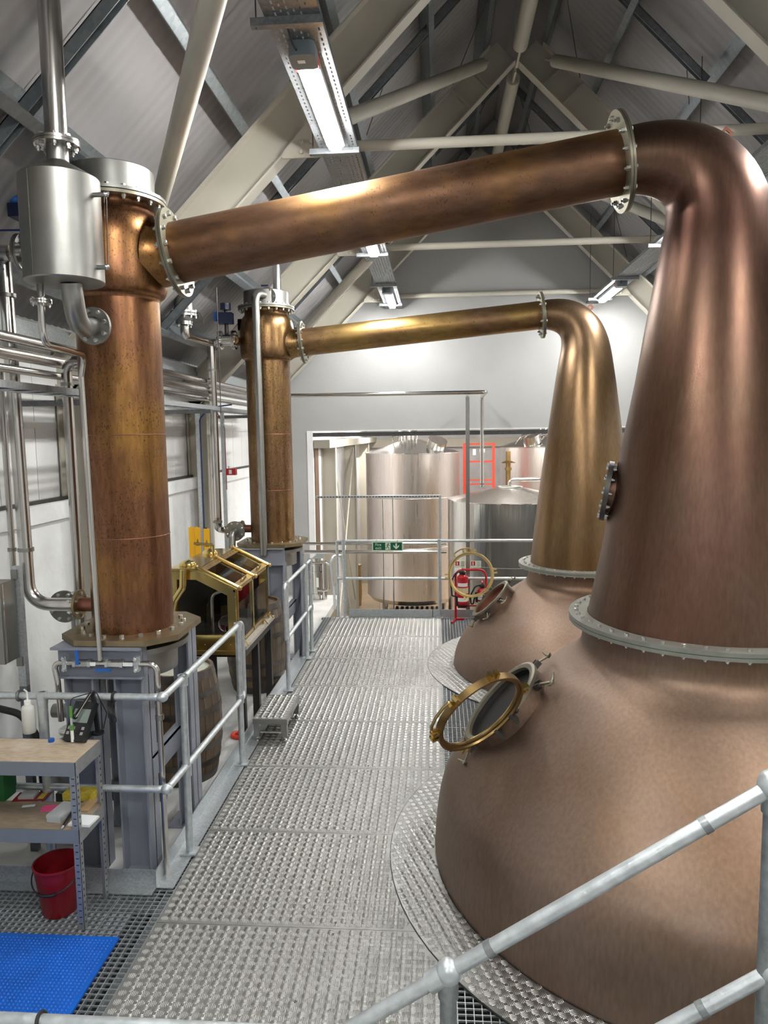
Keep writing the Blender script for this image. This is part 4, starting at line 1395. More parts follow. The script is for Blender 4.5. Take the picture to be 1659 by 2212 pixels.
# tall pipe in front of far condenser with top bend and valve on its cap
q0, q1 = onY(551, 690, 8.12), onY(570, 1190, 8.12)
ct = onY(572, 645, 8.3)
pipe('tall steel pipe in front of the far condenser bending over its cap', [(q1.x, 8.12, 1.36), (q1.x - 0.005, 8.12, ct.z + 0.03), (ct.x, 8.26, ct.z + 0.03)], 0.043, 0.09, 'stainless_satin', n=18)
t = thing('blank_flange', 'small round flange on top of the far condenser cap', 'flange', (ct.x + 0.03, 8.28, 4.33))
f = MB().disc((ct.x + 0.03, 8.29, ct.z + 0.02), (0, -1, 0), 0.10, 0.016, 28).build('flange_disc', 'stainless_satin', t)
bolt_ring(f, (ct.x + 0.03, 8.274, ct.z + 0.02), (0, -1, 0), 0.078, 6, 0.011, 0.016, 0.5)
MB().box(ct.x - 0.02, ct.x + 0.06, 8.22, 8.24, ct.z + 0.12, ct.z + 0.135).build('lever_handle', 'actuator_blue', t, 0)
vs2 = onY(598, 600, 8.55)
pipe('short steel vent pipe rising from the far condenser cap to the roof', [(vs2.x, 8.55, 4.333), (vs2.x, 8.55, zl(vs2.x) + 0.05)], 0.046, 0.05, n=18)

# ---- low pipes behind the rack and stands
for (y, z, r, lb) in ((4.95, 0.75, 0.05, 'low thick steel pipe behind the near stand, upper of two'), (5.0, 0.10, 0.045, 'low steel pipe on the floor slab behind the rack'), (4.80, 0.28, 0.03, 'thin steel pipe low behind the rack')):
    pipe(lb, [(-2.78, y, z), (-2.0, y, z)], r, 0.05, 'stainless_satin', n=14)
t = thing('pump', 'steel pump with round flanges low behind the near stand', 'pump', (-2.5, 4.75, -0.04))
MB().cyl((-2.54, 4.72, 0.95), (-2.05, 4.72, 0.80), 0.05, 14).build('discharge', 'stainless_satin', t)
MB().lathe(cr([(0.001, 0.28), (0.14, 0.30), (0.17, 0.45), (0.14, 0.62), (0.06, 0.68), (0.06, 0.9)], 4), Matrix.Translation((-2.50, 4.72, 0)), 24).build('casing', 'stainless_satin', t)
MB().disc((-2.50, 4.72, 0.70), (0, 0, 1), 0.11, 0.02, 24).build('flange', 'stainless', t)
MB().box(-2.62, -2.37, 4.62, 4.82, -0.04, 0.29).build('base', 'iron_dark', t, 0)
pipe('black rubber hose lying behind the rack at the left edge', [(-2.8, 4.3, 1.02), (-2.62, 4.28, 0.99), (-2.5, 4.25, 0.85), (-2.46, 4.25, 0.0)], 0.022, 0.15, 'cable_black', name='hose', cat='hose')
# drain pipe pair with small bend right of the near stand
q = onZ(437, 1740, 0.0)
pipe('small steel drain bend between the near stand and the barrel', [(-1.83, 4.62, 0.55), (-1.83, 4.98, 0.55), (-1.83, 4.98, -0.03)], 0.018, 0.04, 'stainless')


# ================================================================ RAILINGS
RZ, MZ, RX = 1.175, 0.575, -1.63


def fitting(parent, p, ax, r=0.03, l=0.08, material='rail_galv'):
    ax = V(ax).normalized()
    MB().lathe([(0.02, -l / 2), (r, -l / 2), (r, l / 2), (0.02, l / 2)], frame(ax, p), 16).build('tube_fitting', material, parent)


def post(parent, x, y, top=RZ, z0=0.0, plate=True, r=0.0245, material='rail_galv'):
    MB().cyl((x, y, z0), (x, y, top), r, 16).build('post', material, parent)
    for z in (top, MZ if top < 1.3 else top - 0.55):
        fitting(parent, (x, y, z - 0.012), (0, 0, 1), 0.032, 0.07, material)
    if plate:
        o = MB().box(x - 0.05, x + 0.05, y - 0.05, y + 0.05, z0 + 0.001, z0 + 0.012).build('base_plate', material, parent, 0)
        for s in (-1, 1):
            link('bolt', bolt_mesh(0.009, 0.01, 'bolt_steel', False), o, Matrix.Translation((x + s * 0.0, y + s * 0.038, z0 + 0.012)))


t = thing('guard_rail', 'galvanised tube guard rail around the near stand with a corner', 'railing', (RX, 4.1, 0))
MB().tube([(-2.98, 4.1, RZ), (RX, 4.1, RZ), (RX, 5.86, RZ), (RX, 5.86, MZ - 0.03), (RX, 4.1, MZ + 0.03), (-2.98, 4.1, MZ + 0.03)], 0.0215, 0.06, 16).build('rail_tube', 'rail_galv', t)
for z in (RZ, MZ + 0.03):
    MB().sphere((RX - 0.005, 4.105, z), 0.036, 14, 8, (1.0, 1.0, 0.85)).build('corner_fitting', 'rail_galv', t)
post(t, RX, 4.44, z0=0.007)
post(t, RX, 5.74, z0=0.007)
post(t, -2.37, 4.1, z0=-0.002, plate=False, r=0.029)
q = onY(243, 1505, 4.08)
MB().torus((q.x, 4.1, RZ), (1, 0, 0), 0.026, 0.009, 16, 8).build('strap', 'rubber_black', t)
MB().tube([(q.x, 4.075, RZ - 0.03), (q.x, 4.072, RZ - 0.09), (q.x + 0.03, 4.07, RZ - 0.14), (q.x - 0.02, 4.07, RZ - 0.16)], 0.003, 0.02, 6).build('strap_tail', 'rubber_black', t)
q = onY(38, 1505, 4.08)
MB().torus((q.x, 4.1, RZ), (1, 0, 0), 0.028, 0.009, 16, 8).build('tube_clip', 'galv_dark', t)

t = thing('guard_rail', 'galvanised tube guard rail beside the far condenser stand', 'railing', (RX, 7.9, 0))
MB().tube([(-1.60, 8.95, RZ - 0.02), (-1.60, 7.42, RZ - 0.02), (-1.60, 7.42, MZ), (-1.60, 8.95, MZ)], 0.0215, 0.05, 16).build('rail_tube', 'rail_galv', t)
post(t, -1.60, 7.50, RZ - 0.02, z0=0.007)
post(t, -1.60, 8.62, RZ - 0.02, z0=0.007)
post(t, -1.60, 8.95, RZ - 0.02, z0=0.002)

t = thing('kick_plate', 'galvanised angle kick plate along the left edge of the walkway', 'kick plate', (-1.76, 6, 0))
MB().box(-1.716, -1.708, 4.06, 8.69, 0.0, 0.105).build('upstand', 'galv', t, 0)
MB().box(-1.708, -1.605, 4.06, 8.69, -0.001, 0.006).build('foot_flange', 'galv', t, 0)
t = thing('kick_plate', 'galvanised angle kick plate behind the storage rack', 'kick plate', (-2.2, 4.1, 0))
MB().box(-3.0, -1.718, 4.075, 4.083, 0.0, 0.105).build('upstand', 'galv', t, 0)
MB().box(-3.0, -1.71, 3.99, 4.075, -0.001, 0.006).build('foot_flange', 'galv', t, 0)

# far rail in front of the opening
FY = 10.68
t = thing('guard_rail', 'galvanised guard rail across the far end of the walkway', 'railing', (0.2, FY, 0))
MB().tube([(-1.50, FY, RZ - 0.03), (4.3, FY, RZ - 0.03)], 0.0215, 0.05, 14).build('rail_tube', 'rail_galv', t)
MB().tube([(-1.50, FY, MZ + 0.01), (4.3, FY, MZ + 0.01)], 0.0215, 0.05, 14).build('rail_tube', 'rail_galv', t)
for x in (-1.40, 0.01, 1.6, 3.2):
    post(t, x, FY, RZ - 0.03, -0.006)
for (x0, x1) in ((-1.34, -0.10), (-0.09, 2.0)):
    MB().box(x0, x1, FY + 0.025, FY + 0.032, -0.006, 0.115).build('kick_plate', 'galv', t, 0)
# stair rail beyond, going down to the tank room
t = thing('stair_rail', 'bent tube handrail of the steps down to the tank room', 'railing', (-1.52, 10.9, TZ))
MB().tube([(-1.50, FY + 0.02, RZ - 0.03), (-1.50, FY + 0.02, MZ + 0.01), (-1.50, FY + 0.05, -0.2)], 0.0215, 0.05, 12).build('post', 'rail_galv', t)
MB().tube([(-1.56, 10.75, 0.1), (-1.58, 10.85, 0.45), (-1.62, 10.80, 0.90), (-1.50, 11.1, 0.86), (-1.50, 12.1, -0.2), (-1.50, 12.1, TZ)], 0.0215, 0.10, 12).build('handrail', 'rail_galv', t)
for k in range(5):
    MB().box(-1.95, -1.45, 10.82 + 0.22 * k, 11.02 + 0.22 * k, -0.22 - 0.2 * k, -0.19 - 0.2 * k).build('stair_tread', 'galv_dark', t, 0)
MB().prism([(10.80, -0.35), (11.95, -1.2), (11.75, -1.2), (10.80, -0.5)], 'x', -1.47, -1.45).build('stringer', 'galv_dark', t, 0)
MB().prism([(10.80, -0.35), (11.95, -1.2), (11.75, -1.2), (10.80, -0.5)], 'x', -1.97, -1.95).build('stringer', 'galv_dark', t, 0)

# ---- foreground stair rail (right) and landing rail (bottom left)
SY = 1.95
ball = onY(968, 2100, SY)
pr_ = onY(1672, 1697, SY)
pl2 = onY(1672, 2096, SY)
t = thing('stair_rail', 'sloping galvanised stair handrail with ball fittings in the right foreground', 'railing', (pr_.x, SY, 0))
dsl = (pr_ - ball).normalized()
MB().cyl(ball - dsl * 0.55, pr_, 0.0215, 20).build('rail_tube', 'rail_galv', t)
lo = pl2
MB().cyl(lo - dsl * 1.25, lo, 0.0215, 20).build('rail_tube', 'rail_galv', t)
for (xx, zt0) in ((pr_.x, pr_.z), (ball.x, ball.z)):
    MB().cyl((xx, SY, -0.0), (xx, SY, zt0), 0.024, 20).build('post', 'rail_dark', t)
for (p, rr) in ((ball, 0.037), (pr_, 0.042), (lo, 0.042), (V((ball.x, SY, ball.z - (pr_.z - lo.z))), 0.037)):
    o = MB().sphere(p, rr, 20, 12, (1, 1, 1.05)).build('ball_fitting', 'rail_galv', t)
    MB().lathe([(0.0245, -0.075), (0.0295, -0.075), (0.0295, -0.02)], Matrix.Translation(p), 20).build('socket', 'rail_dark', o)
MB().lathe([(0.0215, 0), (0.0305, 0), (0.0305, 0.05)], frame(-dsl, ball - dsl * 0.015), 20).build('socket', 'rail_galv', t)
for f_ in (0.135, 0.80):
    c = ball.lerp(pr_, f_)
    MB().lathe([(0.0216, -0.011), (0.0236, -0.011), (0.0236, 0.011), (0.0216, 0.011)], frame(dsl, c), 20, close=True).build('tube_band', 'rail_dark', t)
c = lo - dsl * 0.225
MB().lathe([(0.0216, -0.011), (0.0236, -0.011), (0.0236, 0.011), (0.0216, 0.011)], frame(dsl, c), 20, close=True).build('tube_band', 'rail_dark', t)

q0, q1 = onY(0, 2203, SY), onY(545, 2234, SY)
t = thing('landing_rail', 'pale tube rail along the bottom left picture edge', 'railing', (q0.x, SY, 0))
MB().cyl((q0.x - 0.6, SY, q0.z), (q1.x + 0.12, SY, q0.z), 0.0215, 20).build('rail_tube', 'rail_galv', t)
MB().cyl((q1.x + 0.1, SY, 0), (q1.x + 0.1, SY, q0.z), 0.024, 20).build('post', 'rail_galv', t)
MB().cyl((q0.x - 0.55, SY, 0), (q0.x - 0.55, SY, q0.z), 0.024, 20).build('post', 'rail_galv', t)
q = onY(90, 2200, SY)
MB().torus((q.x, SY, q0.z), V((1, 0.0, 0.25)), 0.026, 0.006, 20, 8).build('cable_loop', 'cable_black', t)

# ================================================================ SPIRIT SAFE, WORKTOP, BARRELS
SX0, SX1, SY0, SY1, SZ0 = -2.36, -1.76, 6.20, 7.36, 0.865
SXR, SZT, SZS = -2.10, 1.545, 1.375       # ridge x, ridge z, eaves z


def poly_ring(outer, inner, y0, y1):
    b = MB()
    k = len(outer)
    vs = [V((x, y0, z)) for x, z in outer] + [V((x, y0, z)) for x, z in inner] + [V((x, y1, z)) for x, z in outer] + [V((x, y1, z)) for x, z in inner]
    fs = []
    for i in range(k):
        j = (i + 1) % k
        fs += [(i, j, k + j, k + i), (2 * k + i, 3 * k + i, 3 * k + j, 2 * k + j), (i, 2 * k + i, 2 * k + j, j), (k + i, k + j, 3 * k + j, 3 * k + i)]
    return b.add(vs, fs)


t = thing('spirit_safe', 'glazed brass spirit safe with sloping glass lids beside the walkway', 'spirit safe', (-2.06, 6.8, SZ0))
out = [(SX0, SZ0), (SX1, SZ0), (SX1, SZS), (SXR, SZT), (SX0, SZT)]
inn = [(SX0 + 0.07, SZ0 + 0.10), (SX1 - 0.085, SZ0 + 0.10), (SX1 - 0.085, SZS - 0.055), (SXR - 0.02, SZT - 0.085), (SX0 + 0.07, SZT - 0.085)]
out_low = [(SX0, SZ0 - 0.04)] + [(SX1, SZ0 - 0.04)] + out[2:]
for yy, nm in ((SY0, 'front_panel'), (SY1 - 0.03, 'end_panel')):
    p = poly_ring(out_low, inn, yy, yy + 0.03).build(nm, 'brass', t, 0)
    MB().prism(inn, 'y', yy + 0.012, yy + 0.017).build('window_infill', 'glass' if nm == 'front_panel' else 'steel_black', p, 0)  # end panel gets an opaque black sheet, added to darken the inside
    if nm == 'front_panel':
        pts = []
        for i in range(5):
            a, c = V((*out[i], 0)), V((*out[(i + 1) % 5], 0))
            n_ = max(2, int((c - a).length / 0.11))
            for k in range(n_):
                q = a.lerp(c, (k + 0.5) / n_)
                pts.append((q.x * 0.955 + 0.045 * -2.06, q.y * 0.955 + 0.045 * 1.2))
        b = MB()
        for (x, z) in pts:
            b.sphere((x, yy - 0.001, z), 0.0055, 6, 4)
        o = b.build('rivets', 'brass_dull', p)
        o['kind'] = 'stuff'
        # edge rolls
        for (a, c) in ((out[2], out[3]), (out[3], out[4]), (out[1], out[2])):
            MB().cyl((a[0], yy + 0.004, a[1]), (c[0], yy + 0.004, c[1]), 0.014, 10).build('edge_roll', 'brass', p)
MB().box(SX0 - 0.01, SX1 + 0.012, SY0 - 0.012, SY0 + 0.06, SZ0 - 0.075, SZ0 - 0.04).build('base_moulding', 'brass_dull', t, 0)
MB().box(SX0, SX0 + 0.01, SY0 + 0.03, SY1 - 0.03, SZ0, SZT).build('back_panel', 'steel_black', t, 0)  # black colour stands in for the shade inside the safe
MB().box(SX0, SXR, SY0, SY1, SZT, SZT + 0.012).build('top_plate', 'brass', t, 0)
MB().box(SX0 + 0.01, SX1 - 0.01, SY0 + 0.03, SY1 - 0.03, SZ0 + 0.002, SZ0 + 0.012).build('inner_tray', 'iron_dark', t, 0)
# sloping lids
sl = V((SX1 - SXR, 0, SZS - SZT))
Ls = sl.length
sd = sl.normalized()
sm = Matrix((sd, V((0, 1, 0)), V((-sd.z, 0, sd.x)))).transposed().to_4x4()
sm.translation = V((SXR, 0, SZT))
ym = (SY0 + SY1) / 2 - 0.02
for (a, e) in ((SY0 + 0.02, ym), (ym, SY1 - 0.0)):
    lid = MB().box(0, Ls, a, a + 0.03, 0.0, 0.012, sm).box(0, Ls, e - 0.03, e, 0.0, 0.012, sm)
    lid.box(0, 0.055, a + 0.03, e - 0.03, 0.0, 0.012, sm).box(Ls - 0.055, Ls, a + 0.03, e - 0.03, 0.0, 0.012, sm)
    lid = lid.build('glass_lid', 'brass_dark', t, 0)
    MB().box(0.055, Ls - 0.055, a + 0.03, e - 0.03, 0.003, 0.008, sm).build('lid_pane', 'glass', lid, 0)
    b = MB()
    for k in range(6):
        b.sphere(sm @ V((0.028, a + 0.06 + k * (e - a - 0.12) / 5, 0.013)), 0.006, 6, 4)
    o = b.build('rivets', 'brass', lid)
    o['kind'] = 'stuff'
    MB().tube([sm @ V((Ls - 0.03, (a + e) / 2 - 0.07, 0.012)), sm @ V((Ls - 0.03, (a + e) / 2 - 0.07, 0.045)), sm @ V((Ls - 0.03, (a + e) / 2 + 0.07, 0.045)), sm @ V((Ls - 0.03, (a + e) / 2 + 0.07, 0.012))], 0.006, 0.015, 8).build('lid_handle', 'brass', lid)
for yy in (SY0 + 0.01, ym, SY1 - 0.01):
    o = MB().cyl(sm @ V((-0.02, yy, 0.02)), sm @ V((Ls + 0.02, yy, 0.02)), 0.017, 12).build('rib_bar', 'brass', t)
    for q in (-0.02, Ls + 0.02):
        MB().sphere(sm @ V((q, yy, 0.02)), 0.022, 10, 8).build('bar_knob', 'brass_dull', o)
# walkway side: posts and panes
for yy in (SY0 + 0.02, ym, SY1 - 0.02):
    MB().box(SX1 - 0.03, SX1, yy - 0.016, yy + 0.016, SZ0, SZS).build('side_post', 'brass', t, 0)
MB().box(SX1 - 0.03, SX1, SY0, SY1, SZ0 - 0.0, SZ0 + 0.03).build('side_sill', 'brass_dull', t, 0)
MB().box(SX1 - 0.03, SX1, SY0, SY1, SZS - 0.025, SZS).build('side_head', 'brass', t, 0)
for (a, e) in ((SY0 + 0.04, ym - 0.02), (ym + 0.02, SY1 - 0.04)):
    MB().box(SX1 - 0.012, SX1 - 0.007, a, e, SZ0 + 0.03, SZS - 0.14).build('side_pane', 'glass_smoke', t, 0)  # grey glass, tint darkened so the inside of the safe reads dark
# round bosses with bolts on the top plate and a tee tap
for yy in (SY0 + 0.16, ym + 0.25):
    o = MB().lathe(cr([(0.075, SZT + 0.012), (0.075, SZT + 0.03), (0.055, SZT + 0.05), (0.02, SZT + 0.062), (0.001, SZT + 0.064)], 3), Matrix.Translation((-2.24, yy, 0)), 20).build('boss', 'brass', t)
    bolt_ring(o, (-2.24, yy, SZT + 0.026), (0, 0, 1), 0.064, 8, 0.011, 0.01, material='brass', nut=False)
MB().cyl((-2.13, ym, SZT), (-2.13, ym, SZT + 0.14), 0.012, 10).build('tap_stem', 'brass', t)
MB().cyl((-2.13, ym - 0.01, SZT + 0.14), (-2.31, ym - 0.01, SZT + 0.155), 0.013, 10).build('tap_handle', 'brass_dull', t)
# inside: glass bowl, swan pipes, bottles
MB().sphere((-1.915, SY0 + 0.19, SZ0 + 0.155), 0.075, 20, 12).build('glass_bowl', 'glass_bowl', t)
MB().cyl((-1.915, SY0 + 0.19, SZ0 + 0.012), (-1.915, SY0 + 0.19, SZ0 + 0.085), 0.03, 12, 0.02).build('bowl_foot', 'brass', t)
MB().tube([(-2.34, SY0 - 0.05, 1.10), (-2.30, SY0 - 0.05, 1.28), (-2.22, SY0 - 0.05, 1.40), (-2.21, SY0 - 0.05, SZT + 0.01)], 0.03, 0.08, 14).build('swan_pipe', 'brass', t)
MB().tube([(-2.10, SY0 + 0.35, SZ0 + 0.02), (-2.10, SY0 + 0.35, 1.25), (-1.95, SY0 + 0.45, 1.30)], 0.02, 0.06, 12).build('inner_pipe', 'stainless', t)
for k, (x, yy, m_) in enumerate(((-2.15, 6.62, 'glass'), (-1.95, 6.72, 'glass'), (-2.2, 7.0, 'glass_smoke'), (-1.93, 7.08, 'glass'))):
    MB().lathe(cr([(0.04, SZ0 + 0.013), (0.045, SZ0 + 0.03), (0.045, SZ0 + 0.24), (0.02, SZ0 + 0.29), (0.016, SZ0 + 0.34)], 3), Matrix.Translation((x, yy, 0)), 16).build('sample_jar', m_, t)
MB().box(-2.02, -1.88, 7.16, 7.26, SZ0 + 0.013, SZ0 + 0.42).build('inner_gauge', 'plastic_red', t, 0)
MB().tube([(-1.84, 6.85, SZ0 + 0.02), (-1.84, 6.85, SZ0 + 0.22), (-1.84, 7.2, SZ0 + 0.22), (-1.84, 7.2, SZ0 + 0.02)], 0.010, 0.03, 10).build('inner_pipe', 'stainless', t)

t = thing('work_bench', 'black steel bench with a mottled stone worktop under the spirit safe', 'bench', (-2.05, 6.8, -0.04))
MB().box(-2.42, -1.705, SY0 + 0.06, 7.39, 0.815, 0.850).build('worktop', 'stone_top', t, 0)
MB().box(-2.42, -1.715, SY0 + 0.06, 7.38, 0.75, 0.815).build('apron', 'steel_black', t, 0)
for (x, y) in ((-1.77, 6.30), (-1.765, 6.80), (-1.765, 7.34), (-2.36, 6.30), (-2.36, 7.34)):
    MB().box(x - 0.032, x + 0.032, y - 0.032, y + 0.032, -0.04, 0.75).build('leg', 'steel_black', t, 0)
for k, (px_, py_) in enumerate(((530, 1362), (572, 1317), (584, 1308))):
    q = onX(px_, py_, -1.715)
    tp = thing('brass_tap', ['small brass tap on the worktop edge nearest the stool', 'brass tap at the far worktop edge, nearer of a pair', 'brass tap at the far worktop edge, farther of a pair'][k], 'tap', (-1.72, q.y, 0.85), 'brass taps on the worktop')
    MB().cyl((-1.735, q.y, 0.85), (-1.735, q.y, 0.90), 0.009, 8).build('spigot', 'brass', tp)
    MB().cyl((-1.735, q.y - 0.04, 0.902), (-1.735, q.y + 0.04, 0.902), 0.010, 8).build('tee', 'brass', tp)
    MB().cyl((-1.735, q.y + 0.02, 0.90), (-1.695, q.y + 0.03, 0.845), 0.006, 8).build('lever', 'brass', tp)

q = onZ(520, 1583, 0.0)
o = tag(MB().torus((-1.84, q.y, -0.02), (0, 0, 1), 0.055, 0.02, 24, 10).build('orange_ring', 'frame_red'), 'orange-red ring lying on the slab beside the bench leg', 'ring')


def barrel(label, cx, cy, z0, h=0.90, rb=0.325, rh=0.265, headmat='barrel_head'):
    t = thing('barrel', label, 'barrel', (cx, cy, z0), 'oak barrels')
    ns = 22

    def rad(u):
        return rh + (rb - rh) * (1 - (2 * u - 1) ** 2)

    rnd = random.Random(len(label))
    mes = []
    for mname in ('oak', 'oak_light', 'oak_dark'):
        b = MB()
        vs, fs = [], []
        K = 10
        aw = PI / ns - 0.006
        for k in range(K + 1):
            u = k / K
            r = rad(u)
            for (a, rr) in ((-aw, r - 0.02), (-aw, r - 0.001), (0, r + 0.0005), (aw, r - 0.001), (aw, r - 0.02)):
                vs.append(V((rr * math.cos(a), rr * math.sin(a), u * h)))
        for k in range(K):
            for j in range(5):
                fs.append((k * 5 + j, k * 5 + (j + 1) % 5, (k + 1) * 5 + (j + 1) % 5, (k + 1) * 5 + j))
        fs.append((4, 3, 2, 1, 0))
        fs.append(tuple(K * 5 + j for j in range(5)))
        b.add(vs, fs)
        mes.append(b.mesh('stave', mname, 25))
    for i in range(ns):
        link('stave', mes[rnd.choice((0, 0, 1, 2))], t, Matrix.Translation((cx, cy, z0)) @ Matrix.Rotation(2 * PI * (i + 0.3) / ns, 4, 'Z'))
    for (u0, u1) in ((0.0, 0.075), (0.15, 0.205), (0.30, 0.355), (0.62, 0.675), (0.78, 0.835), (0.93, 1.0)):
        pr = [(rad(u0) + 0.001, u0 * h), (rad(u0) + 0.004, u0 * h), (rad(u1) + 0.004, u1 * h), (rad(u1) + 0.001, u1 * h)]
        MB().lathe(pr, Matrix.Translation((cx, cy, z0)), 40, close=True).build('hoop', 'hoop', t)
    MB().lathe([(0.001, h - 0.03), (rh - 0.012, h - 0.03), (rh - 0.012, h - 0.045), (0.001, h - 0.045)], Matrix.Translation((cx, cy, z0)), 32).build('head', headmat, t)
    MB().lathe([(0.001, 0.03), (rh - 0.012, 0.03), (rh - 0.012, 0.045), (0.001, 0.045)], Matrix.Translation((cx, cy, z0)), 32).build('head', 'oak', t)
    return t


barrel('oak barrel with a pale head standing behind the near guard rail', -2.10, 5.66, -0.04)
barrel('tall oak barrel under the far taps beside the far stand', -2.0, 7.76, -0.04, 0.96, 0.322, 0.262, 'oak')

# ---- yellow warning boards hung on the wall
for k, (px_, lb) in enumerate(((411, 'yellow wet floor board hung by the wall, left of three'), (425, 'yellow wet floor board hung by the wall, middle of three'), (446, 'yellow wet floor board nearest the strut post, right of three'))):
    q = onY(px_, 1140 + (2 if k == 2 else 0), 7.86)
    t = thing('warning_board', lb, 'sign', (q.x, 7.86, q.z - 0.62), 'yellow floor warning boards')
    w = 0.031
    MB().box(q.x - w, q.x + w, 7.85 + 0.02 * (2 - k), 7.866 + 0.02 * (2 - k), q.z - 0.62, q.z).build('board', 'sign_yellow', t, 0)
    MB().box(q.x - w * 0.4, q.x + w * 0.1, 7.853 + 0.02 * (2 - k), 7.863 + 0.02 * (2 - k), q.z, q.z + 0.012).build('grip', 'plastic_black' if k == 2 else 'sign_yellow', t, 0)
    if k:
        yb = 7.849 + 0.02 * (2 - k)
        xm = q.x
        b = MB()
        a_, c_, e_ = (xm - 0.022, q.z - 0.20), (xm + 0.022, q.z - 0.20), (xm, q.z - 0.12)
        tri = [a_, c_, e_]
        cen = (xm, q.z - 0.18)
        tri2 = [((x - cen[0]) * 0.72 + cen[0], (z - cen[1]) * 0.72 + cen[1]) for x, z in tri]
        poly_ring(tri, tri2, yb - 0.0006, yb).build('triangle_mark', 'ink_dark', t, 0)
        MB().box(xm - 0.004, xm + 0.004, yb - 0.0006, yb, q.z - 0.195, q.z - 0.155).build('mark_bar', 'ink_dark', t, 0)

# ================================================================ STEP STOOL
t = thing('step_stool', 'low steel step stool with tread plate top on the walkway', 'step stool', (-1.49, 6.5, 0.0))
tx0, tx1, ty0, ty1, tz = -1.652, -1.345, 6.185, 6.80, 0.212
MB().box(tx0, tx1, ty0, ty1, tz - 0.006, tz).build('top_plate', 'tread', t, 0)
me = lug_mesh('lugs', lambda cx, cy: cx > -99, tx0 + 0.006, tx1 - 0.004, ty0 + 0.006, ty1 - 0.004)
o = link('lugs', me, t, Matrix.Translation((0, 0, tz)))
o['kind'] = 'stuff'
MB().box(tx0, tx1, ty0, ty0 + 0.004, tz - 0.05, tz - 0.006).build('skirt', 'stainless_satin', t, 0)
MB().box(tx0, tx1, ty1 - 0.004, ty1, tz - 0.05, tz - 0.006).build('skirt', 'stainless_satin', t, 0)
MB().box(tx1 - 0.004, tx1, ty0 + 0.004, ty1 - 0.004, tz - 0.05, tz - 0.006).build('skirt', 'stainless_satin', t, 0)
MB().box(tx0, tx0 + 0.004, ty0 + 0.004, ty1 - 0.004, tz - 0.05, tz - 0.006).build('skirt', 'stainless_satin', t, 0)
for x in (tx0 + 0.03, tx1 - 0.03):
    for y in (ty0 + 0.032, ty1 - 0.032):
        lg = MB().box(x - 0.025, x + 0.025, y - 0.025, y + 0.025, 0.045, tz - 0.008).build('leg', 'stainless_satin', t, 0)
        MB().lathe([(0.001, 0.0), (0.02, 0.0), (0.022, 0.012), (0.012, 0.02), (0.009, 0.045), (0.001, 0.045)], Matrix.Translation((x, y, 0.003 if x > -1.6 else 0.006)), 14).build('levelling_foot', 'stainless', lg)
for y in (ty0 + 0.032, ty1 - 0.032):
    MB().box(tx0 + 0.05, tx1 - 0.05, y - 0.008, y + 0.008, 0.075, 0.090).build('stretcher', 'stainless', t, 0)

# ================================================================ STORAGE RACK AND ITS CONTENTS
KX0, KX1, KY0, KY1 = -2.95, -1.965, 3.675, 3.975
t = thing('storage_rack', 'grey slotted steel rack with chipboard shelves in the left foreground', 'shelving', (-2.4, 3.83, -0.006))
for (x, sx_) in ((KX1, -1), (KX0, 1)):
    for (y, sy_) in ((KY0, 1), (KY1, -1)):
        b = MB().box(min(x, x + sx_ * 0.036), max(x, x + sx_ * 0.036), min(y, y + sy_ * 0.002), max(y, y + sy_ * 0.002), -0.005, 0.962)
        b.box(min(x, x + sx_ * 0.002), max(x, x + sx_ * 0.002), min(y, y + sy_ * 0.036), max(y, y + sy_ * 0.036), -0.005, 0.962)
        lg = b.build('leg', 'rack_steel', t, 0)
        if x == KX1:
            b = MB()
            for k in range(24):
                z = 0.03 + k * 0.038
                xx = x + sx_ * 0.018
                b.box(xx - 0.008, xx + 0.008, y - sy_ * 0.0004 - 0.0003, y - sy_ * 0.0004 + 0.0003, z, z + 0.006)
                b.box(x - sx_ * 0.0004 - 0.0003, x - sx_ * 0.0004 + 0.0003, y + sy_ * 0.018 - 0.005, y + sy_ * 0.018 + 0.005, z, z + 0.012)
            o = b.build('slots', 'ink_dark', lg, 0)
            o['kind'] = 'stuff'
for (z, m_) in ((0.962, 'chipboard'), (0.578, 'chipboard_dark')):
    MB().box(KX0 + 0.003, KX1 - 0.003, KY0 + 0.003, KY1 - 0.003, z - 0.012, z).build('shelf_board', m_, t, 0)
    MB().box(KX0 + 0.002, KX1 - 0.002, KY0 - 0.003, KY0, z - 0.078, z - 0.0005).build('shelf_beam', 'rack_beam', t, 0)
    MB().box(KX0 + 0.002, KX1 - 0.002, KY1, KY1 + 0.003, z - 0.078, z - 0.0005).build('shelf_beam', 'rack_beam', t, 0)
    MB().box(KX1, KX1 + 0.003, KY0 + 0.002, KY1 - 0.002, z - 0.078, z - 0.0005).build('shelf_beam', 'rack_steel', t, 0)
TZ1, TZ2 = 0.9625, 0.5785

q = onZ(64, 1582, TZ1)
t = thing('wash_bottle', 'translucent white squeeze bottle with bent nozzle on the rack', 'bottle', (q.x, q.y, TZ1))
QM = Matrix.Translation((q.x, q.y, TZ1))
MB().lathe([(0.001, 0), (0.034, 0), (0.038, 0.006), (0.038, 0.145), (0.034, 0.162), (0.018, 0.172), (0.018, 0.178)], QM, 24).build('body', 'bottle_white', t, 50)
MB().lathe([(0.02, 0.172), (0.02, 0.198), (0.001, 0.2)], QM, 18).build('cap', 'label_white', t)
MB().tube([(q.x, q.y, TZ1 + 0.198), (q.x, q.y, TZ1 + 0.25), (q.x - 0.012, q.y - 0.01, TZ1 + 0.268)], 0.005, 0.01, 8).build('nozzle', 'label_white', t)

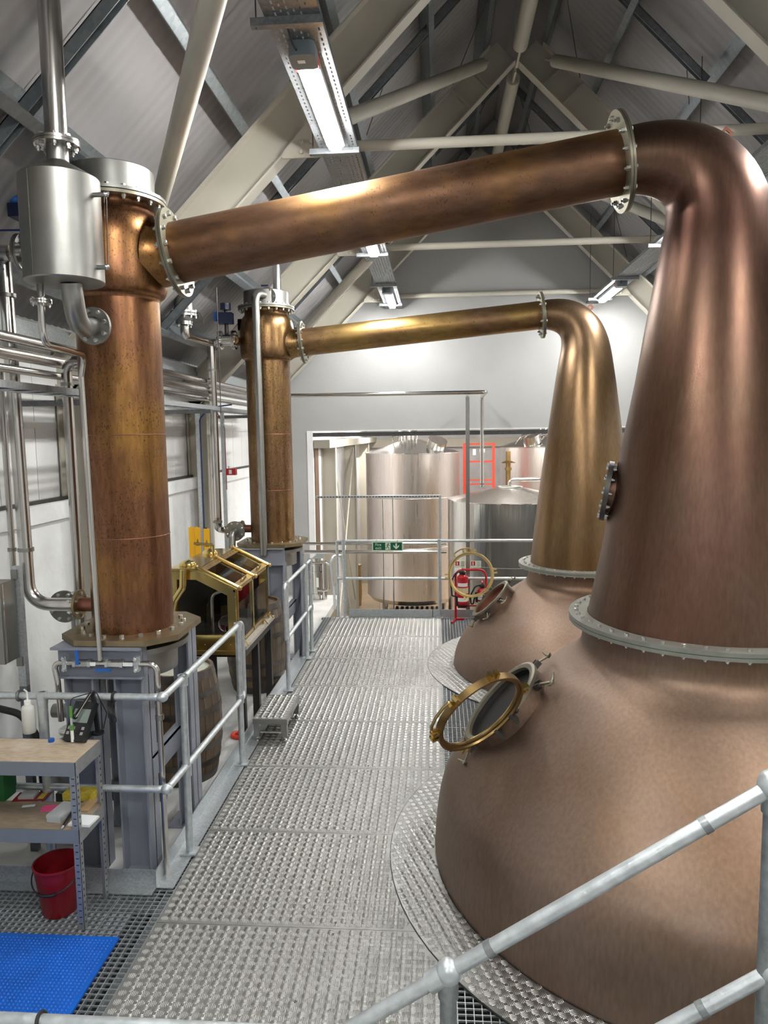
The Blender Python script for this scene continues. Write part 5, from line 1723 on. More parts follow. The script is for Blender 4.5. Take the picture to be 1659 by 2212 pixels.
# benchtop meter with probe arm
q = onZ(158, 1606, TZ1)
t = thing('bench_meter', 'black benchtop meter with tilted keypad and grey screen on the rack', 'meter', (q.x, q.y, TZ1))
mm = Matrix.Translation((q.x, q.y + 0.01, TZ1 + 0.008)) @ Matrix.Rotation(math.radians(-8), 4, 'Z') @ Matrix.Rotation(math.radians(52), 4, 'X')
hs = MB().box(-0.068, 0.068, 0.0, 0.23, -0.02, 0.012, mm).build('housing', 'plastic_black', t, 0)
MB().box(-0.052, 0.052, 0.105, 0.185, 0.012, 0.0135, mm).build('screen', 'screen_grey', hs, 0)
for i in range(2):
    for x in (-0.05, -0.022, 0.038):
        MB().box(x - 0.009, x + 0.009, 0.035 + 0.03 * i, 0.052 + 0.03 * i, 0.012, 0.0128, mm).build('key', 'print_grey', hs, 0)
MB().box(q.x - 0.05, q.x + 0.06, q.y + 0.02, q.y + 0.13, TZ1, TZ1 + 0.02).build('foot', 'plastic_black', t, 0)
ab = onZ(212, 1585, TZ1)
t2 = thing('probe_stand', 'black jointed probe arm holding a green and white probe', 'probe stand', (ab.x, ab.y, TZ1))
MB().lathe([(0.001, 0), (0.035, 0), (0.035, 0.012), (0.001, 0.014)], Matrix.Translation((ab.x, ab.y, TZ1)), 20).build('base', 'plastic_black', t2)
tp = onY(200, 1493, ab.y)
ep = onY(162, 1548, ab.y - 0.12)
MB().box(-0.012, 0.012, -0.008, 0.008, 0.0, (tp - ab).length, frame(tp - ab, ab)).build('upright', 'plastic_black', t2, 0)
MB().cyl(tp + V((0, 0, 0)), ep, 0.010, 8).build('arm', 'plastic_black', t2)
MB().cyl(tp + V((0.004, -0.012, 0.004)), ep + V((0.012, -0.012, 0)), 0.0035, 6).build('arm_rod', 'stainless', t2)
MB().sphere(ep, 0.016, 10, 8).build('holder', 'plastic_black', t2)
g0_, g1_ = onY(152, 1525, ep.y - 0.015), onY(157, 1602, ep.y - 0.015)
MB().cyl(g0_, g0_.lerp(g1_, 0.32), 0.0085, 10).build('probe_head', 'green_probe', t2)
MB().cyl(g0_.lerp(g1_, 0.32), g0_.lerp(g1_, 0.56), 0.0065, 10).build('probe_neck', 'plastic_lightgrey', t2)
MB().cyl(g0_.lerp(g1_, 0.53), g0_.lerp(g1_, 0.67), 0.0115, 10).build('probe_collar', 'green_probe', t2)
MB().cyl(g0_.lerp(g1_, 0.67), g1_, 0.009, 10).build('probe_sleeve', 'label_white', t2)
MB().tube([g0_ + V((0, 0, 0.0)), g0_ + V((0.0, 0.01, 0.04)), tp + V((0.02, 0, 0.0)), ab + V((0.05, 0.02, 0.12)), ab + V((0.02, 0.03, 0.02))], 0.003, 0.03, 6).build('probe_cable', 'cable_black', t2)
q = onZ(111, 1602, TZ1)
o = tag(MB().lathe([(0.001, 0), (0.017, 0.0), (0.017, 0.018), (0.001, 0.02)], Matrix.Translation((q.x, q.y, TZ1)), 16).build('bottle_cap', 'plastic_blue'), 'small blue cap lying beside the black meter', 'cap')

# lower shelf
q = onZ(175, 1722, TZ2)
o = MB().box(q.x - 0.09, q.x + 0.09, q.y - 0.045, q.y + 0.055, TZ2, TZ2 + 0.042).build('sponge', 'sponge_yellow', None, 0)
tag(o, 'yellow sponge block at the back of the lower shelf', 'sponge')
q = onZ(222, 1735, TZ2)
o = MB().box(q.x - 0.115, q.x - 0.04, q.y - 0.10, q.y + 0.06, TZ2, TZ2 + 0.007).build('cardboard_sheet', 'cardboard', None, 0)
tag(o, 'brown cardboard sleeve at the right end of the lower shelf', 'cardboard')
q = onZ(185, 1776, TZ2)
t = thing('notepad', 'white paper pad beside the rack leg on the lower shelf', 'notepad', (q.x, q.y, TZ2))
nm_ = Matrix.Translation((q.x, q.y, TZ2)) @ Matrix.Rotation(math.radians(-4), 4, 'Z')
for k in range(3):
    MB().box(-0.078 + 0.002 * k, 0.05, -0.05, 0.06 - 0.003 * k, 0.0045 * k, 0.0045 * k + 0.004, nm_).build('sheets', 'paper', t, 0)
q0_, q1_ = onZ(136, 1785, TZ2 + 0.012), onZ(160, 1748, TZ2 + 0.02)
t = thing('marker_pen', 'black marker pen with a pale clip leaning on the pad', 'pen', (q0_.x, q0_.y, TZ2))
MB().cyl(q0_, q0_.lerp(q1_, 0.8), 0.009, 10).build('barrel_body', 'plastic_black', t)
MB().cyl(q0_.lerp(q1_, 0.8), q1_, 0.006, 10).build('pen_end', 'plastic_lightgrey', t)
MB().cyl(q0_.lerp(q1_, -0.12), q0_, 0.003, 8, 0.008).build('pen_tip', 'plastic_lightgrey', t)
q = onZ(130, 1765, TZ2)
bm_ = Matrix.Translation((q.x, q.y, TZ2)) @ Matrix.Rotation(math.radians(-6), 4, 'Z')
t = thing('plastic_case', 'long translucent plastic case on the lower shelf', 'case', (q.x, q.y, TZ2))
MB().box(-0.042, 0.042, -0.06, 0.10, 0.0, 0.022, bm_).build('tray', 'plastic_clear', t, 0)
MB().box(-0.044, 0.044, -0.062, 0.102, 0.0222, 0.040, bm_).build('lid', 'plastic_clear', t, 0)
q = onZ(106, 1747, TZ2)
o = MB().box(-0.04, 0.04, -0.032, 0.032, 0, 0.006, Matrix.Translation((q.x, q.y, TZ2)) @ Matrix.Rotation(math.radians(8), 4, 'Z')).build('note_block', 'paper_pink', None, 0)
tag(o, 'bright pink sticky note block on the lower shelf', 'sticky notes')
q = onZ(62, 1741, TZ2)
o = MB().box(-0.035, 0.035, -0.012, 0.012, 0, 0.0012, Matrix.Translation((q.x, q.y, TZ2)) @ Matrix.Rotation(math.radians(14), 4, 'Z')).build('label_strip', 'paper', None, 0)
tag(o, 'thin white label strip lying on the lower shelf', 'paper')
q = onZ(70, 1722, TZ2)
t = thing('blister_pack', 'red and white blister pack at the back of the lower shelf', 'packet', (q.x, q.y, TZ2))
km = Matrix.Translation((q.x, q.y, TZ2)) @ Matrix.Rotation(math.radians(6), 4, 'Z')
MB().box(-0.10, 0.095, -0.05, 0.06, 0, 0.003, km).build('card', 'plastic_red', t, 0)
MB().box(-0.07, 0.02, -0.03, 0.05, 0.003, 0.018, km).build('blister', 'plastic_clear', t, 0)
MB().box(0.04, 0.075, -0.03, 0.04, 0.003, 0.0035, km).build('print_panel', 'sponge_yellow', t, 0)
q = onZ(4, 1728, TZ2)
t = thing('parts_bin', 'green plastic parts bin at the left end of the lower shelf', 'bin', (q.x - 0.1, q.y, TZ2))
MB().box(q.x - 0.20, q.x + 0.03, q.y - 0.02, q.y + 0.0, TZ2, TZ2 + 0.17).build('front', 'green_box', t, 0)
MB().box(q.x + 0.02, q.x + 0.03, q.y, q.y + 0.11, TZ2, TZ2 + 0.17).build('side', 'green_box', t, 0)
MB().box(q.x - 0.20, q.x + 0.02, q.y, q.y + 0.11, TZ2, TZ2 + 0.01).build('bottom', 'green_box', t, 0)
MB().box(q.x - 0.20, q.x + 0.02, q.y + 0.10, q.y + 0.11, TZ2 + 0.01, TZ2 + 0.17).build('back', 'green_box', t, 0)
q = onZ(38, 1708, TZ2)
t = thing('cloth_rag', 'crumpled white rag beside the green bin', 'rag', (q.x, q.y, TZ2))
b = MB()
rn = random.Random(3)
vs, fs = [], []
for i in range(9):
    for j in range(7):
        vs.append(V((q.x - 0.05 + i * 0.0125, q.y - 0.02 + j * 0.009, TZ2 + 0.004 + 0.045 * math.sin(PI * i / 8) * math.sin(PI * j / 6) * rn.uniform(0.5, 1.0))))
for i in range(8):
    for j in range(6):
        fs.append((i * 7 + j, (i + 1) * 7 + j, (i + 1) * 7 + j + 1, i * 7 + j + 1))
b.add(vs, fs)
b.build('cloth', 'paper', t, 60)

# ---- bucket
bx_, by_ = -2.195, 3.845
t = thing('bucket', 'dark red plastic bucket with black handle under the rack', 'bucket', (bx_, by_, -0.006))
BM_ = Matrix.Translation((bx_, by_, -0.006))
MB().lathe([(0.001, 0.0), (0.092, 0.0), (0.096, 0.006), (0.128, 0.285), (0.135, 0.287), (0.135, 0.297), (0.126, 0.297), (0.124, 0.285), (0.092, 0.012), (0.001, 0.012)], BM_, 40).build('body', 'plastic_red', t, 40)
pts = []
for k in range(17):
    a = PI + PI * k / 16
    pts.append(V((bx_ + 0.138 * math.cos(a), by_ + 0.145 * math.sin(a), 0.245 - 0.075 * math.sin(PI * k / 16))))
MB().sweep(pts, 0.004, 8).build('handle', 'plastic_black', t)
MB().sweep(pts[6:11], 0.009, 10).build('grip', 'plastic_black', t)
for s in (-1, 1):
    MB().cyl((bx_ + s * 0.122, by_, 0.245), (bx_ + s * 0.142, by_, 0.245), 0.012, 10).build('handle_lug', 'plastic_red', t)

# ---- blue mat with studs
t = thing('rubber_mat', 'blue studded mat on the grating in the left foreground', 'mat', (-2.3, 3.0, 0.0))
mx0, mx1, my0, my1 = -2.95, -1.742, 2.05, 3.615
MB().box(mx0, mx1, my0, my1, -0.006, 0.008).build('mat_sheet', 'mat_blue', t, 0)


def stud_mesh(x0, x1, y0, y1, p, r, h, material):
    nx, ny = int((x1 - x0) / p), int((y1 - y0) / p)
    I, J = np.meshgrid(np.arange(nx), np.arange(ny), indexing='ij')
    cx = (x0 + (I + 0.5) * p).ravel()
    cy = (y0 + (J + 0.5) * p).ravel()
    n = len(cx)
    loc = [(1, 0, 0), (0, 1, 0), (-1, 0, 0), (0, -1, 0), (0.5, 0, 1), (0, 0.5, 1), (-0.5, 0, 1), (0, -0.5, 1)]
    vs = np.zeros((n, 8, 3))
    for q, (u, w, z) in enumerate(loc):
        vs[:, q, 0] = cx + u * r
        vs[:, q, 1] = cy + w * r
        vs[:, q, 2] = z * h
    base = (np.arange(n) * 8)[:, None]
    q = np.concatenate([base + np.array([[i, (i + 1) % 4, 4 + (i + 1) % 4, 4 + i]]) for i in range(4)] + [base + np.array([[4, 5, 6, 7]])])
    me = bpy.data.meshes.new('studs')
    me.vertices.add(n * 8)
    me.vertices.foreach_set('co', vs.ravel())
    me.loops.add(len(q) * 4)
    me.loops.foreach_set('vertex_index', q.ravel())
    me.polygons.add(len(q))
    me.polygons.foreach_set('loop_start', np.arange(len(q)) * 4)
    me.update(calc_edges=True)
    me.validate()
    me.materials.append(MATS[material])
    return me


o = link('studs', stud_mesh(mx0 + 0.01, mx1 - 0.01, my0 + 0.01, my1 - 0.01, 0.021, 0.0075, 0.006, 'mat_blue'), t, Matrix.Translation((0, 0, 0.008)))
o['kind'] = 'stuff'

# ================================================================ FAR END: SIGN, EXTINGUISHERS, OVERHEAD PIPE
q = onY(837, 1180, 10.63)
t = thing('exit_sign', 'green fire exit sign with running figure hung on the far rail', 'sign', (q.x, 10.63, q.z))
MB().box(q.x - 0.225, q.x + 0.225, 10.626, 10.632, q.z - 0.07, q.z + 0.07).build('panel', 'sign_glow', t, 0)
MB().box(q.x - 0.212, q.x + 0.212, 10.6245, 10.626, q.z - 0.057, q.z + 0.057).build('green_field', 'sign_green', t, 0)
RX90 = Matrix.Rotation(PI / 2, 4, 'X')
text_mesh('Fire', 0.058, 'sign_glow', Matrix.Translation((q.x - 0.135, 10.6242, q.z + 0.024)) @ RX90, t)
text_mesh('exit', 0.058, 'sign_glow', Matrix.Translation((q.x - 0.135, 10.6242, q.z - 0.026)) @ RX90, t)
MB().box(q.x - 0.032, q.x + 0.045, 10.6236, 10.6246, q.z - 0.052, q.z + 0.052).build('door_symbol', 'sign_glow', t, 0)
fx_, fz_ = q.x + 0.006, q.z


def limb(pts, r):
    b = MB()
    for (a, c) in zip(pts[:-1], pts[1:]):
        d = V((c[0] - a[0], 0, c[1] - a[1]))
        n_ = V((-d.z, 0, d.x)).normalized() * r
        A, C_ = V((fx_ + a[0], 10.623, fz_ + a[1])), V((fx_ + c[0], 10.623, fz_ + c[1]))
        e = d.normalized() * r * 0.5
        A, C_ = A - e, C_ + e
        vs = [A + n_, A - n_, C_ - n_, C_ + n_]
        b.add(vs + [p + V((0, 0.0006, 0)) for p in vs], [(0, 1, 2, 3), (4, 7, 6, 5), (0, 4, 5, 1), (1, 5, 6, 2), (2, 6, 7, 3), (3, 7, 4, 0)])
    return b


b = MB().cyl((fx_ + 0.008, 10.6224, fz_ + 0.040), (fx_ + 0.008, 10.6236, fz_ + 0.040), 0.0075, 12)
for part in (limb([(0.004, 0.030), (-0.006, 0.0)], 0.0065), limb([(-0.004, 0.0), (0.012, -0.02), (0.018, -0.048)], 0.004), limb([(-0.006, 0.0), (-0.014, -0.022), (-0.036, -0.024)], 0.004),
             limb([(0.004, 0.024), (0.02, 0.012), (0.034, 0.013)], 0.003), limb([(0.002, 0.026), (-0.014, 0.022), (-0.024, 0.008)], 0.003)):
    b.add(part.v, part.f)
b.build('running_figure', 'sign_green', t, 0)
ax_, az2 = q.x + 0.128, q.z
MB().prism([(ax_ - 0.012, az2 + 0.045), (ax_ + 0.012, az2 + 0.045), (ax_ + 0.012, az2 - 0.008), (ax_ + 0.042, az2 + 0.022), (ax_ + 0.042, az2 - 0.003), (ax_, az2 - 0.045), (ax_ - 0.042, az2 - 0.003), (ax_ - 0.042, az2 + 0.022), (ax_ - 0.012, az2 - 0.008)],
           'y', 10.6236, 10.6246).build('down_arrow', 'sign_glow', t, 0)
for s in (-0.165, 0.145):
    MB().tube([(q.x + s, 10.628, q.z + 0.06), (q.x + s, 10.628, q.z + 0.085), (q.x + s, FY, RZ - 0.005)], 0.003, 0.01, 6).build('cable_tie', 'plastic_black', t)

EY = 10.45
e0 = onY(999, 1240, EY)
ex = e0.x
zb_e = onY(998, 1310, EY).z
zt_e = onY(998, 1240, EY).z


def extinguisher(label, x, y, zb, zt, r, hose=True, hose_side=-1):
    t = thing('fire_extinguisher', label, 'fire extinguisher', (x, y, zb), 'fire extinguishers')
    C = Matrix.Translation((x, y, 0))
    MB().lathe([(0.001, zb), (r * 0.9, zb), (r, zb + 0.02), (r, zb + 0.05)], C, 28).build('base_skirt', 'plastic_black', t)
    MB().lathe(cr([(r, zb + 0.045), (r, zb + 0.06), (r, zt - 0.08), (r * 0.93, zt - 0.04), (r * 0.6, zt - 0.012), (r * 0.38, zt), (r * 0.36, zt + 0.01)], 4), C, 28).build('cylinder', 'extinguisher_red', t, 50)
    MB().lathe([(0.001, zt), (r * 0.55, zt), (r * 0.62, zt + 0.03), (r * 0.4, zt + 0.05), (0.001, zt + 0.06)], C, 16).build('valve_head', 'plastic_black', t)
    MB().box(x - 0.012, x + 0.012, y - 0.10, y + 0.02, zt + 0.075, zt + 0.09).build('lever', 'extinguisher_red', t, 0)
    MB().box(x - 0.012, x + 0.012, y - 0.11, y + 0.02, zt + 0.05, zt + 0.062).build('carry_handle', 'plastic_black', t, 0)
    MB().lathe([(r + 0.001, zt - 0.17), (r + 0.001, zt - 0.12)], C, 20, a0=math.radians(215), a1=math.radians(325)).build('paper_label', 'label_white', t)
    MB().lathe([(r + 0.001, zt - 0.27), (r + 0.001, zt - 0.19)], C, 20, a0=math.radians(195), a1=math.radians(345)).build('cream_band', 'label_cream', t)
    MB().lathe([(r + 0.001, zb + 0.085), (r + 0.001, zb + 0.14)], C, 20, a0=math.radians(215), a1=math.radians(325)).build('paper_label', 'label_white', t)
    if hose:
        s = hose_side
        MB().tube([(x + s * 0.02, y - 0.02, zt + 0.04), (x + s * 0.10, y - 0.02, zt + 0.02), (x + s * 0.17, y - 0.03, zt - 0.12), (x + s * 0.15, y - 0.03, zt - 0.32), (x + s * 0.09, y - 0.03, zb + 0.16)], 0.011, 0.08, 10).build('hose', 'rubber_black', t)
        MB().cyl((x + s * 0.09, y - 0.03, zb + 0.16), (x + s * 0.075, y - 0.03, zb + 0.02), 0.014, 10, 0.022).build('nozzle', 'plastic_black', t)
    return t


extinguisher('taller red fire extinguisher with cream band on the far stand', ex, EY, zb_e, zt_e, 0.082)
q2 = onY(1037, 1262, EY)
extinguisher('second red fire extinguisher partly hidden behind the far hatch', q2.x + 0.03, EY + 0.02, zb_e + 0.05, q2.z - 0.05, 0.075)
qf = onZ(990, 1338, 0)
t = thing('extinguisher_stand', 'red tube stand holding the fire extinguishers', 'stand', (ex, EY + 0.05, 0))
xl_, xr_ = onY(984, 1240, EY + 0.1).x, onY(1050, 1240, EY + 0.1).x
za_ = onY(1010, 1231, EY + 0.1).z
MB().tube([(xl_, EY + 0.1, -0.003), (xl_, EY + 0.1, za_), (xr_, EY + 0.1, za_), (xr_, EY + 0.1, -0.003)], 0.016, 0.10, 12).build('frame_tube', 'extinguisher_red', t)
for x in (xl_, xr_):
    MB().tube([(x - 0.06, EY - 0.12, 0.012), (x, EY + 0.1, 0.012), (x + 0.12, EY + 0.1, 0.012)], 0.016, 0.03, 10).build('foot', 'extinguisher_red', t)
MB().box(xl_, xr_, EY + 0.085, EY + 0.10, zb_e - 0.02, zb_e - 0.001).build('support_bar', 'extinguisher_red', t, 0)
MB().box(ex - 0.07, ex + 0.07, EY - 0.06, EY + 0.09, zb_e - 0.012, zb_e - 0.001).build('support_shelf', 'extinguisher_red', t, 0)
for k, px_ in enumerate((994, 1028)):
    q = onY(px_, 1219, EY + 0.08)
    t = thing('fire_notice', ['fire action notice above the taller extinguisher', 'fire action notice above the second extinguisher'][k], 'sign', (q.x, EY + 0.08, q.z), 'fire notices')
    MB().box(q.x - 0.075, q.x + 0.075, EY + 0.078, EY + 0.082, q.z - 0.05, q.z + 0.05).build('panel', 'sign_glow', t, 0)
    MB().box(q.x - 0.068, q.x - 0.01, EY + 0.0772, EY + 0.078, q.z - 0.018, q.z + 0.043).build('red_symbol', 'sign_red', t, 0)
    MB().box(q.x - 0.048, q.x - 0.034, EY + 0.0766, EY + 0.0772, q.z - 0.010, q.z + 0.034).build('white_symbol', 'label_white', t, 0)
    for j in range(4):
        MB().box(q.x + 0.012, q.x + 0.062, EY + 0.0772, EY + 0.078, q.z + 0.032 - 0.02 * j, q.z + 0.040 - 0.02 * j).build('text_bar', 'ink_dark' if k == 0 else 'print_grey', t, 0)
    MB().box(q.x - 0.005, q.x + 0.005, EY + 0.082, EY + 0.098, q.z - 0.05, q.z - 0.04).build('clip', 'extinguisher_red', t, 0)

# overhead pipe and its post
oz = onY(800, 852, 10.75)
oe = onY(1050, 847, 10.75)
od = onY(1041, 880, 12.1)
ob = onY(1043, 1052, 12.1)
pipe('steel pipe crossing high in front of the far wall and dropping to a tank', [(-2.5, 10.75, oe.z), (oe.x, 10.75, oe.z), (od.x, 12.1, oe.z), (od.x, 12.1, ob.z)], 0.029, 0.07, 'stainless', n=14,
     clamps=[((od.x, 12.1, ob.z + 0.05), (0, 0, 1))])
q = onY(1010, 855, 10.74)
t = thing('support_post', 'slim steel post on the far rail carrying the overhead pipe', 'post', (q.x, 10.74, 0.0))
MB().box(q.x - 0.028, q.x + 0.028, 10.725, 10.775, 0.0, oe.z - 0.06).build('square_post', 'stainless_satin', t, 0)
MB().cyl((q.x, 10.75, oe.z - 0.06), (q.x, 10.75, oe.z - 0.028), 0.008, 8).build('pipe_hanger', 'bolt_steel', t)

# two level pipes behind the rail, strut frame
for (py_, lb) in ((1174, 'upper of two level pipes behind the far rail'), (1192, 'lower of two level pipes behind the far rail')):
    q = onY(800, py_, 11.2)
    q0 = onY(652, py_ + 4, 11.2)
    xo = q0.x - (0.0 if py_ > 1180 else 0.09)
    pipe(lb, [(xo, 11.2, -0.6), (xo, 11.2, q.z), (0.12, 11.2, q.z)], 0.03 if py_ > 1180 else 0.024, 0.06, 'stainless', n=12)
q = onY(800, 1073, 11.95)
t = thing('strut_gantry', 'slotted strut frame standing before the big steel tank', 'frame', (-0.9, 11.95, TZ))
xs0, xs1 = onY(682, 1073, 11.95).x, onY(953, 1073, 11.95).x
MB().box(xs0, xs1, 11.93, 11.97, q.z - 0.02, q.z + 0.02).build('top_strut', 'galv', t, 0)
b = MB()
k = 0
while xs0 + 0.05 + 0.05 * k < xs1 - 0.03:
    x = xs0 + 0.05 + 0.05 * k
    b.box(x - 0.014, x + 0.014, 11.9285, 11.9302, q.z - 0.007, q.z + 0.007)
    k += 1
o = b.build('slots', 'ink_dark', t, 0)
o['kind'] = 'stuff'
MB().box(xs1 - 0.04, xs1, 11.93, 11.97, TZ, q.z - 0.02).build('strut_leg', 'galv', t, 0)
for px_ in (826, 848):
    x = onY(px_, 1100, 11.95).x
    MB().cyl((x, 11.95, TZ), (x, 11.95, q.z - 0.02), 0.011, 8).build('rod', 'stainless', t)

# manifold of upright pipes left of the steps
q = onY(690, 1250, 12.05)
t = thing('pipe_manifold', 'cluster of upright steel pipes with clamps beside the steps', 'pipework', (q.x, 12.05, -0.3))
zt_m = onY(690, 1208, 12.05).z
MB().cyl((q.x - 0.05, 12.05, -1.2), (q.x - 0.05, 12.05, zt_m), 0.07, 18).build('filter_housing', 'stainless', t)
MB().cyl((q.x + 0.08, 12.05, -1.2), (q.x + 0.08, 12.05, zt_m - 0.02), 0.045, 16).build('upright', 'stainless', t)
MB().tube([(q.x - 0.1, 11.98, zt_m - 0.05), (q.x + 0.17, 11.98, zt_m - 0.05), (q.x + 0.17, 11.98, zt_m - 0.52), (q.x - 0.02, 11.98, zt_m - 0.52)], 0.018, 0.06, 12).build('loop_pipe', 'stainless', t)
for dz in (0.0, 0.1, 0.22, 0.6):
    MB().disc((q.x - 0.05, 12.05, zt_m - dz), (0, 0, 1), 0.085, 0.02, 18).build('clamp_ring', 'stainless', t)
MB().prism([(q.x - 0.12, zt_m + 0.02), (q.x + 0.08, zt_m + 0.02), (q.x + 0.08, zt_m + 0.17)], 'y', 12.0, 12.004).build('bracket_plate', 'galv', t, 0)
MB().box(q.x - 0.04, q.x + 0.0, 11.957, 11.961, zt_m - 0.46, zt_m - 0.30).build('tag', 'label_white', t, 0)
# pipes up the far stand
q = onY(650, 1190, 9.2)
pipe('bent steel pipe rising behind the far guard rail', [(q.x - 0.12, 9.2, 1.35), (q.x, 9.2, 1.35), (q.x, 9.2, 0.0)], 0.025, 0.05, 'stainless', n=12)

# brown pipes on the opening jamb
for k in range(4):
    yy = 12.72 + 0.09 * k
    pipe(['brown jamb pipe nearest the walkway in a row of four', 'second brown jamb pipe counted from the walkway', 'third brown jamb pipe counted from the walkway', 'innermost brown jamb pipe next to the cream column'][k], [(TXL + 0.03, yy, TZ + 0.01), (TXL + 0.03, yy, 2.62)], 0.018, 0.05, 'pipe_brown', n=10, group='brown pipes on the jamb')

# ================================================================ TANKS
t = thing('storage_tank', 'tall satin steel tank with conical lid behind the fire exit sign', 'tank', (-0.57, 16.6, TZ), 'steel tanks')
TC = Matrix.Translation((-0.572, 16.6, 0))
MB().lathe([(0.001, -1.05), (0.96, -1.0), (1.054, -0.89), (1.054, 2.272), (1.06, 2.288)], TC, 80).build('shell', 'tank_steel', t, 35)
MB().lathe([(1.07, 2.278), (1.07, 2.298), (0.10, 2.593), (0.001, 2.603)], TC, 64).build('cone_lid', 'tank_mirror', t, 25)
for z in (1.33, 0.26):
    MB().torus((-0.572, 16.6, z), (0, 0, 1), 1.054, 0.006, 80, 6).build('band_seam', 'stainless_satin', t)
for a in (35, 145, 215, 325):
    x, y = -0.572 + 0.85 * math.cos(math.radians(a)), 16.6 + 0.85 * math.sin(math.radians(a))
    MB().cyl((x, y, TZ), (x, y, -0.96), 0.06, 14).build('leg', 'tank_steel', t)
MB().cyl((-0.05, 16.05, 2.40), (0.0, 15.97, 2.57), 0.21, 28).build('manway', 'stainless', t)
for dx in (-0.17, -0.10, 0.0, 0.08):
    MB().tube([(-0.64 + dx, 16.45, 2.54), (-0.64 + dx, 16.45, 2.85 - abs(dx)), (-0.66 + dx * 2.2, 16.7, 2.85 - abs(dx)), (-0.66 + dx * 2.2, 16.7, 2.55)], 0.028, 0.05, 12).build('top_pipe', 'stainless', t)
MB().tube([(-1.18, 16.4, -1.2), (-1.18, 16.4, -0.92), (0.3, 16.4, -0.92)], 0.035, 0.07, 12).build('outlet_pipe', 'stainless', t)
t = thing('skid_frame', 'black slatted skid on the floor under the tall tank', 'skid', (-0.5, 15.7, TZ))
for k in range(9):
    MB().box(-0.95 + 0.11 * k, -0.89 + 0.11 * k, 15.35, 16.0, TZ + 0.08, TZ + 0.36).build('slat', 'steel_black', t, 0)
MB().box(-1.0, 0.06, 15.35, 16.40, TZ, TZ + 0.08).build('runner', 'steel_black', t, 0)
MB().box(-1.0, 0.06, 15.9, 15.95, TZ, TZ + 0.08).build('runner', 'steel_black', t, 0)

t = thing('storage_tank', 'lower mirror bright tank with shallow cone lid behind the far still', 'tank', (1.34, 13.9, TZ), 'steel tanks')
TC = Matrix.Translation((1.34, 13.9, 0))
z_r = onY(1000, 1088, 13.05).z
MB().lathe([(0.001, TZ), (1.16, TZ), (1.16, z_r), (1.166, z_r + 0.012)], TC, 80).build('shell', 'tank_mirror', t, 35)
MB().lathe([(1.18, z_r + 0.004), (1.18, z_r + 0.02), (0.25, z_r + 0.22), (0.23, z_r + 0.225), (0.001, z_r + 0.225)], TC, 14).build('cone_lid', 'tank_mirror', t, 10)
MB().torus((1.34, 13.9, z_r + 0.232), (0, 0, 1), 0.22, 0.012, 32, 8).build('manway_ring', 'stainless_satin', t)
MB().tube([(1.33, 13.9, z_r + 0.2), (1.33, 13.9, z_r + 0.36), (2.8, 13.9, z_r + 0.39)], 0.035, 0.09, 14).build('filling_pipe', 'stainless', t)
MB().disc((0.86, 13.35, z_r + 0.055), (-0.15, -0.15, 1), 0.10, 0.05, 20).build('side_hatch', 'stainless', t)
MB().torus((1.34, 13.9, 0.35), (0, 0, 1), 1.161, 0.004, 80, 6).build('band_seam', 'stainless_satin', t)

t = thing('storage_tank', 'tall tank with copper sheen behind the far still neck', 'tank', (2.94, 18.8, TZ), 'steel tanks')
TC = Matrix.Translation((2.94, 18.8, 0))
MB().lathe([(0.001, TZ), (1.37, TZ), (1.37, 2.34), (1.38, 2.35)], TC, 80).build('shell', 'tank_steel', t, 35)
MB().lathe([(1.39, 2.34), (1.39, 2.36), (0.12, 2.78), (0.001, 2.79)], TC, 64).build('cone_lid', 'tank_mirror', t, 25)
MB().cyl((2.25, 17.9, 2.46), (2.2, 17.83, 2.66), 0.23, 28).build('manway', 'stainless', t)
for k in range(4):
    MB().tube([(1.87 + 0.18 * k, 17.95, 2.43), (1.98 + 0.18 * k, 17.75, 2.61), (2.25 + 0.18 * k, 17.85, 2.66)], 0.02, 0.05, 10).build('lid_bar', 'stainless', t)
for k in range(3):
    x = 2.46 + 0.29 * k
    MB().tube([(x, 18.05, 2.5), (x, 18.05, 2.80), (x + 0.12, 18.05, 2.83), (x + 0.12, 18.05, 2.7)], 0.02, 0.04, 10).build('vent_bend', 'stainless', t)

q = onY(1098, 1000, 16.4)
t = thing('vent_pipe', 'brass coloured vent pipe with a flat hat behind the lower tank', 'vent', (q.x, 16.4, TZ))
MB().cyl((q.x, 16.4, TZ), (q.x, 16.4, onY(1098, 975, 16.4).z), 0.055, 16).build('stack', 'brass_dark', t)
MB().lathe([(0.16, 0), (0.15, 0.012), (0.055, 0.05)], Matrix.Translation((q.x, 16.4, q.z)), 24).build('hat', 'brass_dark', t)
MB().cyl((q.x, 16.4, q.z - 0.16), (q.x, 16.4, q.z - 0.10), 0.075, 16).build('collar', 'brass_dark', t)

# red frame between tanks
t = thing('lift_frame', 'bright red tubular frame between the two tall tanks', 'frame', (0.95, 17.5, TZ))
xa_, xb_ = onY(1003, 1000, 17.5).x, onY(1066, 1000, 17.5).x
zt_f = onY(1030, 959, 17.5).z
MB().box(xa_ - 0.03, xa_ + 0.03, 17.47, 17.53, TZ, zt_f + 0.02).build('upright', 'frame_red', t, 0)
MB().box(xb_ - 0.03, xb_ + 0.03, 17.47, 17.53, TZ, zt_f + 0.02).build('upright', 'frame_red', t, 0)
for py_, h_ in ((959, 0.02), (997, 0.02), (1037, 0.015), (1046, 0.015), (1150, 0.02)):
    z = onY(1030, py_, 17.5).z
    MB().box(xa_ + 0.03, xb_ - 0.03, 17.48, 17.52, z - h_, z + h_).build('rung', 'frame_red', t, 0)
z = onY(1030, 970, 17.5).z
MB().box(xa_ + 0.2, xa_ + 0.27, 17.472, 17.478, z - 0.14, z).build('tag', 'label_white', t, 0)
MB().box(xa_ + 0.36, xa_ + 0.48, 17.472, 17.478, z - 0.08, z).build('tag', 'label_white', t, 0)

